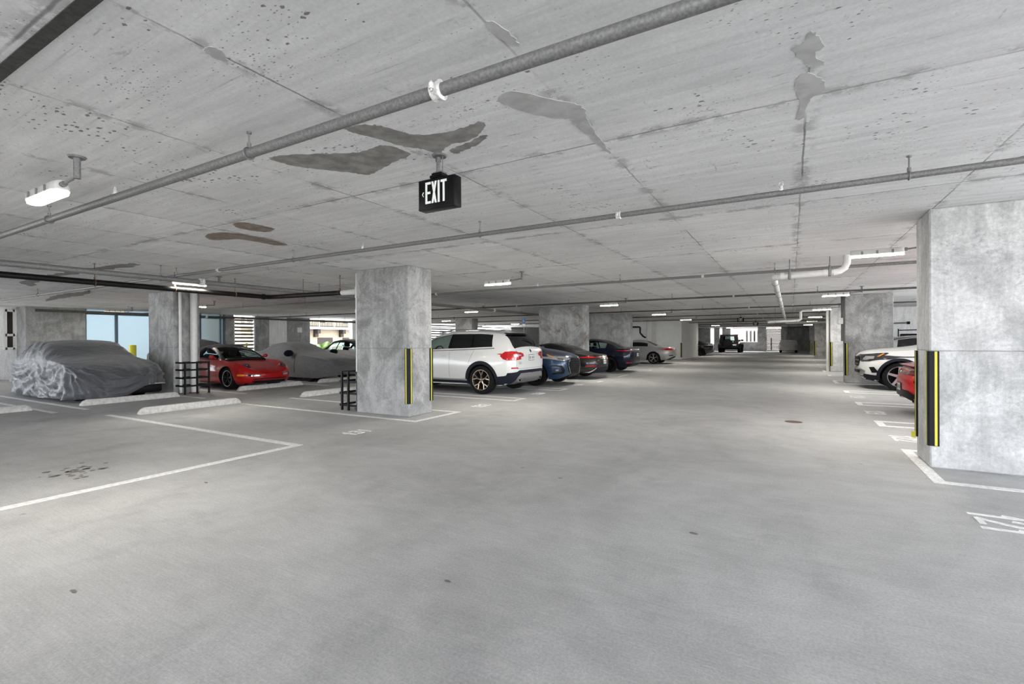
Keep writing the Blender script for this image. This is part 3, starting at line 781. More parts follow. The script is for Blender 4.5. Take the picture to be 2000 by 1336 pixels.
pipe('sprinkler_main', 'thin dark pipe along the left perimeter, in front of the frosted glass', (-21.6, 6.0, 2.46), (-21.6, 40, 2.46), 0.045, 'steeldark', [8.6, 10.3, 12.0, 13.7, 15.4, 17.1, 18.8, 20.5, 22.2], [11.4])
# black drain pipe: along the bay, then a corner towards the main column stack
bp = pipe('drain_pipe', 'black drain pipe hung below the grey main, turning to the main column', (-10.42, -6.5, 2.46), (-10.42, 6.86, 2.40), 0.05, 'blackpipe', [0.2, 3.66, 4.92, 6.1], (), (), None, 'rust', pts=[(-10.42, -6.5, 2.46), (-10.42, 6.80, 2.40), (-10.36, 6.88, 2.398), (-8.06, 6.95, 2.38)])
for c in (-9.27, -8.1):
    m = MB(); hanger(m, Vector((c, 6.93, 2.385)), 0.052, 'x'); m.build('hanger', 'rust', bp)
MB().tube([(-10.42, 6.72, 2.40), (-10.42, 6.78, 2.40)], 0.064, 14).build('pipe_band', 'blackpipe', bp)
# vertical stack on the main column
sp = MB().tube([(-7.58, 6.96, 0.0), (-7.58, 6.96, H)], 0.068, 20).build('downpipe', 'pvc')
tag(sp, 'white vertical downpipe on the left side of the main column', 'pipe')
for z in (1.98, 2.28, 2.44): MB().tube([(-7.58, 6.96, z - .03), (-7.58, 6.96, z + .03)], 0.079, 20).build('pipe_collar', 'pvc', sp)
MB().tube([(-8.06, 6.95, 2.38), (-7.62, 6.95, 2.38)], [0.052, 0.058], 16).build('branch', 'pvc', sp)
MB().tube([(-7.58, 6.96, 0.0), (-7.58, 6.96, .03)], 0.10, 16).build('floor_flange', 'rust', sp)
for (x, y, r_, lab) in ((-14.02, 6.74, 0.035, 'thin white downpipe on the column left of the red convertible'), (-13.99, 7.06, 0.085, 'thick white downpipe beside the red convertible')):
    o = MB().tube([(x, y, 0), (x, y, H)], r_, 18).build('downpipe', 'pvc'); tag(o, lab, 'pipe')
    MB().tube([(x, y, 0.0), (x, y, 0.03)], r_ * 1.35, 16).build('floor_flange', 'rust', o)

def cage(label, x0, x1, y0, y1, zs, posts):
    """steel bar cage round the foot of a downpipe"""
    t = thing('pipe_guard', label, 'pipe guard', ((x0 + x1) / 2, (y0 + y1) / 2, 0))
    cx, cy = (x0 + x1) / 2, (y0 + y1) / 2
    for z in zs:
        m = MB()
        m.rbox(x0 - cx, x1 - cx, y0 - cy - .012, y0 - cy + .012, z - .022, z + .022, .004, 1)
        m.rbox(x0 - cx, x1 - cx, y1 - cy - .012, y1 - cy + .012, z - .022, z + .022, .004, 1)
        m.rbox(x0 - cx - .012, x0 - cx + .012, y0 - cy, y1 - cy, z - .022, z + .022, .004, 1)
        m.rbox(x1 - cx - .012, x1 - cx + .012, y0 - cy, y1 - cy, z - .022, z + .022, .004, 1)
        m.build('hoop_bar', 'blackpaint', t)
    for (x, y) in posts:
        MB().rbox(x - cx - .02, x - cx + .02, y - cy - .02, y - cy + .02, 0.0, zs[-1] + .03, .004, 1).build('upright', 'blackpaint', t)
    return t
cage('black bar cage round the downpipe foot at the main column', -7.88, -7.34, 6.72, 7.20, (0.10, 0.34, 0.57, 0.75), ((-7.80, 6.71), (-7.62, 6.71), (-7.36, 6.71), (-7.36, 7.2), (-7.80, 7.2)))
cage('black bar cage round the pipes beside the red convertible', -14.10, -13.72, 6.66, 7.32, (0.22, 0.43, 0.64, 0.83), ((-13.72, 6.70), (-13.72, 7.0), (-13.72, 7.3)))
# white pvc drain over the aisle
pv = MB().tube([(0.80, 9.62, H), (0.80, 9.62, 2.62), (0.765, 9.62, 2.535), (0.70, 9.62, 2.49), (0.60, 9.62, 2.475), (-0.17, 9.62, 2.455), (-0.24, 9.67, 2.45), (-0.26, 9.80, 2.45), (-0.26, 32.8, 2.37)], 0.052, 16).build('drain_pipe', 'pvc')
tag(pv, 'white plastic drain pipe with an elbow, running down the aisle ceiling', 'pipe')
for (x, y) in ((0.56, 9.62), (-0.02, 9.62)):
    z = 2.475 if x > 0.3 else 2.46
    m = MB(); m.rbox(x - .022, x + .022, y - .062, y + .062, z - .062, z + .062, .01, 1)
    m.tube([(x, y, z + .05), (x, y, H)], .008, 6); m.tube([(x, y, z + .06), (x, y, z + .12)], .018, 6); m.build('hanger', 'steel', pv)
for x in (0.50, 0.64, -0.13): MB().tube([(x - .03, 9.62, 2.473 if x > .3 else 2.457), (x + .03, 9.62, 2.475 if x > .3 else 2.458)], .06, 16).build('pipe_collar', 'pvc', pv)
for i in range(15):
    y = 10.6 + i * 1.5; z = 2.45 - 0.08 * (y - 9.8) / 23.0
    m = MB(); m.ring(.056, .004, 16, 6, 'y', (-0.26, y, z)); m.tube([(-0.26, y, z + .05), (-0.26, y, H)], .005, 6); m.build('hanger', 'rod', pv)
pv2 = MB().tube([(1.33, 24.32, 0.0), (1.33, 24.32, 2.56), (1.28, 24.32, 2.60), (0.42, 24.32, 2.58), (0.36, 24.32, 2.54), (0.36, 24.32, 2.22), (0.28, 24.32, 2.17), (-0.9, 24.32, 2.13)], 0.055, 14).build('drain_pipe', 'pvc')
tag(pv2, 'white pipe stepping down from the ceiling and down the bright column edge', 'pipe')
for x in (-0.6, 0.2): m = MB(); hanger(m, Vector((x, 24.32, 2.15)), .055, 'x'); m.build('hanger', 'rod', pv2)
pipe('drain_pipe', 'white pipe crossing the aisle toward the far right column', (-0.3, 33.0, 2.32), (2.6, 33.0, 2.34), 0.05, 'pvc', [0.2, 1.2])
pipe('drain_pipe', 'black drain pipe on the white wall behind the silver car', (-12.6, 33.3, 2.30), (-9.0, 33.3, 2.26), 0.055, 'blackpipe', [-12.0, -10.2], pts=[(-12.6, 33.3, 2.30), (-9.05, 33.3, 2.26), (-9.0, 33.3, 2.22), (-9.0, 33.3, 1.85), (-8.78, 33.3, 1.6), (-8.62, 33.3, 1.52)])
o = MB().tube([(-8.5, 33.35, 0), (-8.5, 33.35, H)], 0.07, 14).build('downpipe', 'pvc'); tag(o, 'white downpipe left of the white core block', 'pipe')
o = MB().tube([(1.38, 18.28, 1.3), (1.38, 18.28, H)], 0.03, 10).build('conduit', 'steeldark'); tag(o, 'grey conduit with a junction box on the column right of the aisle', 'conduit')
MB().rbox(1.27, 1.40, 18.16, 18.26, 1.83, 2.02, .01, 1).build('junction_box', 'stop', o)

# ------------------------------------------------------------------ light fittings
def make_lamp(label, loc, rz, zc=2.55, drop_side=1):
    t = thing('ceiling_light', label, 'ceiling light', loc, rz, 'vapour tight lights on the garage ceiling')
    z = zc - loc[2]
    L_, W_ = 0.30, 0.062
    def shell(sect, half, cap_in, n=10):
        """loft a half-section along x with rounded ends"""
        mb = MB(); vs = []; st = []
        for i in range(7):
            a = math.pi / 2 * i / 6
            st.append((-half + cap_in * (1 - math.cos(a)), 0.42 + 0.58 * math.sin(a)))
        st = st + [(-x, k) for x, k in reversed(st)]
        m = len(sect)
        for x, k in st:
            for (y, zz) in sect: vs.append((x, y * k, zz))
        fs = []
        for i in range(len(st) - 1):
            for j in range(m): fs.append((i * m + j, i * m + (j + 1) % m, (i + 1) * m + (j + 1) % m, (i + 1) * m + j))
        fs.append(tuple(range(m))); fs.append(tuple(range((len(st) - 1) * m, len(st) * m)))
        mb.add(vs, fs)
        return mb
    hs = [(-W_ * 1.04, -.010), (-W_, -.002), (-W_ * .95, .03), (-W_ * .72, .055), (-W_ * .3, .064), (W_ * .3, .064), (W_ * .72, .055), (W_ * .95, .03), (W_, -.002), (W_ * 1.04, -.010)]
    sh = shell([(y, zz + z) for y, zz in hs], L_, .06).build('lamp_housing', 'housing', t)
    ls = [(-W_ * .97, -.006), (-W_ * .95, -.020), (-W_ * .82, -.036), (-W_ * .3, -.041), (W_ * .3, -.041), (W_ * .82, -.036), (W_ * .95, -.020), (W_ * .97, -.006)]
    le = shell([(y, zz + z) for y, zz in ls], L_ * 1.005, .06).build('lamp_lens', ['lens', 'lens_side'], t)
    for q in le.data.polygons: q.material_index = 0 if abs(q.normal.z) > .9 and q.center.z < z - .02 else 1
    for x in (-.17, 0.0, .17):
        m = MB()
        for s_ in (-1, 1): m.rbox(x - .012, x + .012, s_ * (W_ + .004) - .004, s_ * (W_ + .004) + .004, z - .012, z + .035, .002, 1)
        m.build('clip', 'rod', t)
    m = MB(); m.tube([(L_ - .01, 0, z + .03), (L_ + .035, 0, z + .03)], .022, 10)
    m.tube([(L_ + .03, 0, z + .03), (L_ + .26, 0, z + .05)], .011, 8)
    m.build('conduit', 'steel', t)
    m = MB(); m.lathe([(0.0, H - loc[2] - .012), (.05, H - loc[2] - .012), (.058, H - loc[2]), (0, H - loc[2])], 16, 'z', (L_ + .27, 0, 0))
    m.tube([(L_ + .27, 0, H - loc[2] - .01), (L_ + .27, 0, z + .03)], .022, 10)
    m.build('ceiling_box', 'steel', t)
    return t
lamp0 = make_lamp('white vapour tight ceiling light glowing at upper left, nearest the camera', (-5.12, 1.50, H), 0)
LAMPS = [
 (-5.20, 8.45, 0, 'glowing ceiling light over the roof of the white SUV'),
 (1.03, 8.35, 0, 'large bright ceiling light at the end of the white drain elbow'),
 (-10.36, 5.16, math.pi / 2, 'warm ceiling light beside the black drain pipe, left of the main column'),
 (-16.60, 8.45, math.pi / 2, 'ceiling light above the roof of the red convertible'),
 (-22.1, 8.35, math.pi / 2, 'ceiling light in front of the frosted glass, above the covered car'),
 (-16.7, 15.6, 0, 'ceiling light above the stretch covered coupe'),
 (-5.25, 15.6, 0, 'ceiling light in front of the water stained column'),
 (-11.05, 15.95, 0, 'ceiling light above the front of the white SUV roof'),
 (1.03, 15.5, 0, 'ceiling light in front of the right column with the conduit'),
 (-5.22, 22.5, 0, 'ceiling light above the tail of the navy sedan'),
 (-17.2, 22.3, 0, 'ceiling light left of the short looking column'),
 (1.05, 22.6, 0, 'ceiling light over the stepped white pipe'),
 (-16.6, 29.3, 0, 'ceiling light right of the short looking column'),
 (-22.5, 33.6, 0, 'small far ceiling light between roof of SUV and short column'),
 (-5.3, 29.5, 0, 'ceiling light beside the corner of the white core block'),
 (1.1, 30.0, 0, 'ceiling light just past the bright right column'),
 (1.2, 37.5, 0, 'ceiling light near the warm lit far column'),
 (-5.4, 43.0, 0, 'warm ceiling light just beyond the white core block'),
 (1.2, 46.0, 0, 'far ceiling light above the convex mirror'),
 (-5.3, 52.5, 0, 'farthest ceiling light, over the black off-roader'),
]
for x, y, rz, lab in LAMPS: dup(lamp0, (x, y, H), rz, lab)

# ------------------------------------------------------------------ exit signs
def make_exit(label, loc, w=0.335, h=0.225, d=0.085, ztop=2.565):
    t = thing('exit_sign', label, 'exit sign', loc, 0, 'hanging exit signs')
    zt = ztop - loc[2]; zb = zt - h
    MB().rbox(-w / 2, w / 2, -d / 2, d / 2, zb, zt, 0.007, 2).build('sign_case', 'signblack', t)
    fr = MB(); y = -d / 2 - .0015
    e = .004
    for (a, b, c, d_) in ((-w / 2 + .002, w / 2 - .002, zb + .008, zb + .011), (-w / 2 + .002, w / 2 - .002, zt - .011, zt - .008), (w / 2 - .011, w / 2 - .008, zb + .004, zt - .004), (-w / 2 + .006, -w / 2 + .008, zb + .004, zt - .004)):
        fr.box(a, b, y, y + .004, c, d_)
    fr.build('face_trim', 'rubber', t, 0)
    lt = MB(); H_ = 0.158; z0 = zb + .043; sw = .0170
    yo, yi = y - .0012, y + .002
    def stroke(p, q, wd=sw, lean=True):
        (ax, az), (bx, bz) = p, q
        lt.prism([(ax - wd / 2, az), (ax + wd / 2, az), (bx + wd / 2, bz), (bx - wd / 2, bz)], yo, yi, 'xz')
    x = -w / 2 + .069
    lt.box(x, x + sw, yo, yi, z0, z0 + H_)
    for k in (0, (H_ - sw) / 2, H_ - sw): lt.box(x, x + .050 - (.004 if 0 < k < H_ - sw else 0), yo, yi, z0 + k, z0 + k + sw)
    x += .057
    stroke((x + sw / 2, z0), (x + .048 - sw / 2, z0 + H_)); stroke((x + .048 - sw / 2, z0), (x + sw / 2, z0 + H_))
    x += .058
    lt.box(x, x + sw, yo, yi, z0, z0 + H_)
    x += .027
    lt.box(x, x + .054, yo, yi, z0 + H_ - sw, z0 + H_); lt.box(x + .0185, x + .0185 + sw, yo, yi, z0, z0 + H_)
    lt.build('sign_letters', 'signwhite', t, 0)
    ch = MB(); cx, cz = -w / 2 + .037, z0 + H_ / 2 - .006
    for s_ in (-1, 1):
        ch.prism([(cx, cz), (cx + .006, cz), (cx + .017, cz + s_ * .017), (cx + .011, cz + s_ * .017)], yo, yi, 'xz')
    ch.build('direction_chevron', 'signwhite', t, 0)
    MB().rbox(-.055, .055, -.05, .05, zt, zt + .02, .003, 1).rbox(-.045, .045, -.04, .04, zt + .018, zt + .038, .003, 1).build('canopy', 'signblack', t)
    z1 = H - loc[2]
    m = MB(); m.tube([(-.012, 0, zt + .03), (-.012, 0, z1)], .014, 12); m.tube([(-.012, 0, z1 - .045), (-.012, 0, z1 - .02)], .02, 12); m.tube([(-.012, 0, zt + .035), (-.012, 0, zt + .055)], .02, 12)
    m.tube([(.028, 0, zt + .03), (.028, 0, z1)], .004, 8)
    m.rbox(-.045, .045, -.03, .03, zt + .034, zt + .048, .004, 1)
    m.build('stem', 'steel', t)
    MB().lathe([(0, z1 - .012), (.05, z1 - .012), (.058, z1), (0, z1)], 18, 'z').build('ceiling_box', 'steel', t)
    return t
ex0 = make_exit('large black EXIT sign hanging in the middle of the near ceiling', (-2.245, 2.84, H))
dup(ex0, (-2.42, 29.6, H), 0, 'small distant EXIT sign, the left one of two down the aisle')
dup(ex0, (-2.15, 38.0, H), 0, 'tiny distant EXIT sign, the right one of two down the aisle')

# ------------------------------------------------------------------ corner guards
def make_guard(label, x, y, sx, sy, z0=0.235, z1=1.235, s=0.075):
    """L section rubber guard; sx, sy point from the corner into the column"""
    t = thing('corner_guard', label, 'corner guard', (x, y, z0), 0, 'black and yellow corner guards')
    h = z1 - z0; th = 0.018
    m = MB()
    poly = [(-sx * th * .3, -sy * th), (sx * s, -sy * th), (sx * s, 0), (0, 0), (0, sy * s), (-sx * th, sy * s), (-sx * th, -sy * th * .3)]
    m.prism(poly, 0, h)
    m.build('rubber_strip', 'rubber', t, 0)
    a = MB().box(min(sx * .036, sx * .058), max(sx * .036, sx * .058), min(-sy * th, -sy * (th + .003)), max(-sy * th, -sy * (th + .003)), .004, h - .004)
    a.build('yellow_stripe', 'yellow', t, 0)
    a = MB().box(min(-sx * th, -sx * (th + .003)), max(-sx * th, -sx * (th + .003)), min(sy * .036, sy * .058), max(sy * .036, sy * .058), .004, h - .004)
    a.build('yellow_stripe', 'yellow', t, 0)
    return t
gt = 'black and yellow corner guard on the '
make_guard(gt + 'near corner of the main column', -5.97, 6.63, -1, 1)
make_guard(gt + 'main column next to the white SUV door', -5.97, 7.29, -1, -1)
make_guard(gt + 'near corner of the large right column', 1.27, 6.65, 1, 1)
gd = make_guard('black guard peeling off behind the large right column, yellow bit showing', 1.27, 7.27, 1, -1, 0.235, 1.23)
MB().prism([(-.018, -.05), (-.055, -.03), (-.018, .01)], -.02, .05, 'xy').build('peeled_end', 'yellow', gd, 0)
make_guard('corner guard on the near corner of the column by the white SUV nose', 1.45, 18.2, 1, 1)
make_guard('corner guard on the bright column with the white pipe', 1.42, 24.2, 1, 1)
make_guard(gt + 'near corner of the warm lit far column', 1.42, 39.8, 1, 1)
make_guard(gt + 'back corner of the warm lit far column', 1.42, 40.5, 1, -1)
make_guard(gt + 'farthest right column', 1.42, 50.6, 1, 1)
make_guard('yellow corner guard on the white core block corner', -6.55, 34.8, -1, 1, 0.15, 1.15)
t = thing('pipe_guard', 'small black bar guard at the far edge of the white core block', 'pipe guard', (-6.5, 41.6, 0))
for z in (.2, .5, .8, 1.0): MB().box(-.05, .15, -.1, .1, z - .03, z + .03).build('hoop_bar', 'blackpaint', t)
MB().box(.11, .15, -.02, .02, 0, 1.03).build('upright', 'blackpaint', t)

# ------------------------------------------------------------------ wheel stops
def make_stop(label, loc, L_, rz=math.pi / 2):
    t = MB()
    n = 9
    sec = [(-.085, 0), (-.08, .045), (-.05, .115), (-.035, .125), (.035, .125), (.05, .115), (.08, .045), (.085, 0)]
    vs, fs = [], []
    st = [(-L_ / 2, .0), (-L_ / 2 + .03, .55), (-L_ / 2 + .10, 1), (-L_ / 6, 1), (L_ / 6, 1), (L_ / 2 - .10, 1), (L_ / 2 - .03, .55), (L_ / 2, .0)]
    for x, k in st:
        for y, z in sec: vs.append((x, y * (0.82 + 0.18 * k), z * (0.35 + 0.65 * k)))
    m = len(sec)
    for i in range(len(st) - 1):
        for j in range(m): fs.append((i * m + j, i * m + (j + 1) % m, (i + 1) * m + (j + 1) % m, (i + 1) * m + j))
    fs += [tuple(range(m)), tuple(range((len(st) - 1) * m, len(st) * m))]
    o = t.add(vs, fs).build('wheel_stop', 'stop', None, 40)
    o.location = loc; o.rotation_euler = (0, 0, rz)
    return tag(o, label, 'wheel stop', 'concrete wheel stops')
make_stop('concrete wheel stop under the nose of the grey covered car', (-13.42, 5.43, 0), 1.98, R(92))
make_stop('concrete wheel stop standing alone in front of the covered car', (-10.78, 5.42, 0), 1.96, R(91))
make_stop('concrete wheel stop in front of the red convertible', (-13.50, 9.0, 0), 2.1, R(92))
make_stop('concrete wheel stop left of the main column, behind the bar cage', (-10.52, 8.75, 0), 1.9)
make_stop('concrete wheel stop under the nose of the stretch covered coupe', (-13.6, 11.65, 0), 1.85)
make_stop('grey wheel stop cut off by the left edge of the photo', (-13.45, 2.72, 0), 1.9, R(90))
# ------------------------------------------------------------------ cars
NS, NG, NT = 9, 8, 7
class Car:
    """lofts a body along local x (front = +x); faces are split into body, glass and tops by region"""
    def __init__(s, label, loc, rz, S, name='car', cat='car', group=None):
        s.S = S
        s.t = thing(name, label, cat, (loc[0], loc[1], 0), rz, group)
        s.L = S['L']
        s.fn = {k: pchip(sorted(S[k])) for k in ('zb', 'zs', 'zt', 'hb', 'hm', 'hs', 'ht', 'cr')}
        s.tilt = pchip(sorted(S.get('tilt', [(0, 0)])))
        s.axles = S['axles']
        s.loft()
    def m(s, x):
        h = s.L / 2
        k = 1.0
        for x0, n, q in ((s.S['nose'][0], s.S['nose'][1], x), (s.S['tail'][0], s.S['tail'][1], -x)):
            a = (q - (h - x0)) / x0
            if a > 0: k *= max(0.0, 1 - min(a, 1.0) ** n) ** (1 / n)
        return k
    def side_y(s, x, z):
        zb, zs = s.fn['zb'](x), s.fn['zs'](x)
        t = min(max((z - zb) / max(zs - zb, .01), 0), 1)
        hb, hm, hs = s.fn['hb'](x), s.fn['hm'](x), s.fn['hs'](x)
        return s.m(x) * pchip([(0, hb), (0.22, hb + (hm - hb) * .72), (0.55, hm), (0.80, hm - (hm - hs) * .30), (1, hs)])(t)
    def stations(s):
        h = s.L / 2
        xs = [-h + s.L * i / 64 for i in range(65)]
        for e in (1, -1):
            for k in range(1, 16): xs.append(e * (h - 0.42 * (k / 16) ** 2.6))
        for xa, Ra in s.axles:
            xs = [x for x in xs if abs(abs(x - xa) - Ra) > .008]
            for k in range(15): xs.append(xa + Ra * math.cos(math.pi * k / 14))
            xs += [xa + Ra + .002, xa - Ra - .002]
        keys = []
        for rg in s.S.get('regions', []): keys += [rg[2], rg[3]]
        xs = [x for x in xs if all(abs(x - k) > .012 for k in keys)] + keys
        xs = sorted(xs)
        out = [xs[0]]
        for x in xs[1:]:
            if x - out[-1] > .0012: out.append(x)
        if h - out[-1] < .0013: out.pop()
        return out + [h] if out[-1] < h else out
    def loft(s):
        f = s.fn
        xs = s.stations()
        rows = []
        for x in xs:
            zb, zs, zt = f['zb'](x), f['zs'](x), f['zt'](x)
            ht, cr, m = f['ht'](x), f['cr'](x), s.m(x)
            ze = zb
            for xa, Ra in s.axles:
                if abs(x - xa) <= Ra + .0005:
                    ze = max(ze, s.S['R'] - .01 + math.sqrt(max(Ra * Ra - (x - xa) ** 2, 0)))
            ze = min(ze, zs - .06)
            sec = []
            ye = s.side_y(x, ze)
            for k in (0, .35, .7): sec.append((x, ye * k, ze))
            for k in range(NS + 1):
                z = ze + (zs - ze) * k / NS
                sec.append((x, s.side_y(x, z), z))
            ys = s.side_y(x, zs); yt = ht * m; zr = zt - cr
            tl = s.tilt(x)
            for k in range(1, NG + 1):
                q = k / NG
                z = zs + (zr - zs) * q
                y = ys + (yt - ys) * q + .035 * math.sin(math.pi * q) * m * min(1, max(zr - zs, 0) / .35)
                sec.append((x + tl * (z - zs), y, z))
            for k in range(1, NT + 1):
                q = k / NT
                y = yt * (1 - q)
                z = zr + cr * (1 - (1 - q) ** 2.3)
                sec.append((x + tl * (z - zs), y, z))
            rows.append(sec)
        J = len(rows[0])
        s.iS = 3; s.iG = 3 + NS; s.iT = s.iG + NG
        V = []
        for sec in rows:
            V += sec + [(p[0], -p[1], p[2]) for p in sec]
        vid = lambda i, j, sd: i * 2 * J + (J if sd < 0 else 0) + j
        parts = {}
        allf = []
        for i in range(len(xs) - 1):
            xc = (xs[i] + xs[i + 1]) / 2
            for sd in (1, -1):
                for j in range(J - 1):
                    fc = (vid(i, j, sd), vid(i + 1, j, sd), vid(i + 1, j + 1, sd), vid(i, j + 1, sd))
                    if sd < 0: fc = fc[::-1]
                    key = ('body', None, 0)
                    for nm, mat, x0, x1, rs, j0, j1 in s.S.get('regions', []):
                        if not (x0 < xc < x1): continue
                        jj = j - (s.iG if rs == 'G' else s.iT)
                        if rs == 'GT': jj = j - s.iG
                        if (rs == 'G' and 0 <= jj < NG or rs == 'T' and 0 <= jj < NT or rs == 'GT' and jj >= 0) and j0 <= jj < j1:
                            key = (nm, mat, sd if rs == 'G' else 0, x0); break
                    if key[0] == 'body' and j < 3: mi = 1
                    else: mi = 0
                    parts.setdefault(key, []).append((fc, mi)); allf.append(fc)
        s.bvh = BVHTree.FromPolygons([Vector(v) for v in V], allf)
        s.objs = {}
        for key, fl in parts.items():
            mb = MB()
            used = sorted({q for f_, _ in fl for q in f_})
            mp = {q: k for k, q in enumerate(used)}
            for f_, mi in fl: mb.f.append(tuple(mp[q] for q in f_)); mb.mi.append(mi)
            mb.v = [V[q] for q in used]
            bm_name = key[0]
            me_ = s.weld(mb)
            o = me_.build(bm_name, [key[1] or s.S['paint'], 'well'], s.t, 50, fix=False)
            s.objs.setdefault(bm_name, []).append(o)
    def weld(s, mb):
        bm = bmesh.new()
        vv = [bm.verts.new(v) for v in mb.v]
        for f_, mi in zip(mb.f, mb.mi):
            try:
                q = bm.faces.new([vv[i] for i in f_]); q.material_index = mi
            except ValueError: pass
        bmesh.ops.remove_doubles(bm, verts=bm.verts[:], dist=.0006)
        bmesh.ops.dissolve_degenerate(bm, dist=.0003, edges=bm.edges[:])
        o = MB(); bm.verts.index_update()
        o.v = [q.co[:] for q in bm.verts]; o.f = [tuple(q.index for q in f_.verts) for f_ in bm.faces]; o.mi = [f_.material_index for f_ in bm.faces]
        bm.free()
        return o
    def patch(s, outs, off=.006, step=.035):
        """outs: list of (mode, outline); returns an MB lying on the body surface"""
        mb = MB()
        for mode, P in outs:
            P = [Vector(p) for p in P]
            pts, edges = [], []
            n = len(P)
            for i in range(n):
                a, b = P[i], P[(i + 1) % n]
                k = max(1, int((b - a).length / step))
                for q in range(k): pts.append(a + (b - a) * q / k)
            nb = len(pts)
            edges = [(i, (i + 1) % nb) for i in range(nb)]
            x0, x1 = min(p.x for p in P), max(p.x for p in P); y0, y1 = min(p.y for p in P), max(p.y for p in P)
            a = x0 + step * .5
            while a < x1:
                b = y0 + step * .5
                while b < y1: pts.append(Vector((a, b))); b += step
                a += step
            r = delaunay_2d_cdt(pts, edges, [list(range(nb))], 1, 1e-5)
            co, fs = r[0], r[2]
            vs, ok = [], []
            for p in co:
                if mode == 'L': o, d = Vector((p.x, 3, p.y)), Vector((0, -1, 0))
                elif mode == 'R': o, d = Vector((p.x, -3, p.y)), Vector((0, 1, 0))
                elif mode == 'F': o, d = Vector((6, p.x, p.y)), Vector((-1, 0, 0))
                elif mode == 'B': o, d = Vector((-6, p.x, p.y)), Vector((1, 0, 0))
                else: o, d = Vector((p.x, p.y, 5)), Vector((0, 0, -1))
                hit, nrm, _, _ = s.bvh.ray_cast(o, d)
                if hit is None: vs.append(Vector((0, 0, 0))); ok.append(False)
                else:
                    if nrm.dot(d) > 0: nrm = -nrm
                    vs.append(hit + nrm * off); ok.append(True)
            good = [f_ for f_ in fs if all(ok[i] for i in f_)]
            mb.add(vs, good)
        # drop loose vertices
        used = sorted({q for f_ in mb.f for q in f_}); mp = {q: k for k, q in enumerate(used)}
        mb.v = [mb.v[q] for q in used]; mb.f = [tuple(mp[q] for q in f_) for f_ in mb.f]
        return mb
    def decal(s, name, mat, outs, off=.006, parent=None, step=.035, label=None, sym=False):
        lst = [outs]
        if sym:
            mir = []
            for mode, P in outs:
                if mode in 'LR': mir.append(('R' if mode == 'L' else 'L', P))
                elif mode in 'FB': mir.append((mode, [(-a, b) for a, b in P]))
                else: mir.append((mode, [(a, -b) for a, b in P]))
            lst.append(mir)
        r = []
        for q in lst:
            mb = s.patch(q, off, step)
            if not mb.f: continue
            o = mb.build(name, mat, parent or s.t, 40)
            if label: o['label'] = label
            r.append(o)
        return r
    def seams(s, lines, w=.006):
        """thin dark shut lines following the body; lines: (mode, points)"""
        outs = []
        for mode, pts in lines:
            P = [Vector(p) for p in pts]
            for a, b in zip(P, P[1:]):
                t = (b - a).normalized(); n_ = Vector((-t.y, t.x)) * w / 2
                outs.append((mode, [a + n_, a - n_, b - n_, b + n_]))
        mb = s.patch(outs, .0025, .08)
        if mb.f: mb.build('shut_lines', 'black', s.t, 0)
    def arch(s, mat, w, side=(1, -1), lo=-0.1, off=.008, zmin=None):
        """cladding band that follows each wheel arch"""
        for sd in side:
            for xa, Ra in s.axles:
                mb = MB(); K = 26
                vs = []
                for k in range(K + 1):
                    a = lo + (math.pi - 2 * lo) * k / K
                    for rr in (Ra - .012, Ra + w * .5, Ra + w):
                        x, z = xa + rr * math.cos(a), s.S['R'] - .01 + rr * math.sin(a)
                        z = max(z, zmin or 0)
                        vs.append((x, sd * (s.side_y(x, z) + off), z))
                fs = []
                for k in range(K):
                    for j in range(2): fs.append((k * 3 + j, k * 3 + j + 1, k * 3 + j + 4, k * 3 + j + 3))
                n = len(vs); mb.add(vs, fs)
                mb.add([(v[0], v[1] - sd * .05, v[2]) for v in vs[::3]] + [v for v in vs[::3]], [(k, k + 1, K + 1 + k + 1, K + 1 + k) for k in range(K)])
                mb.build('arch_trim', mat, s.t, 50)
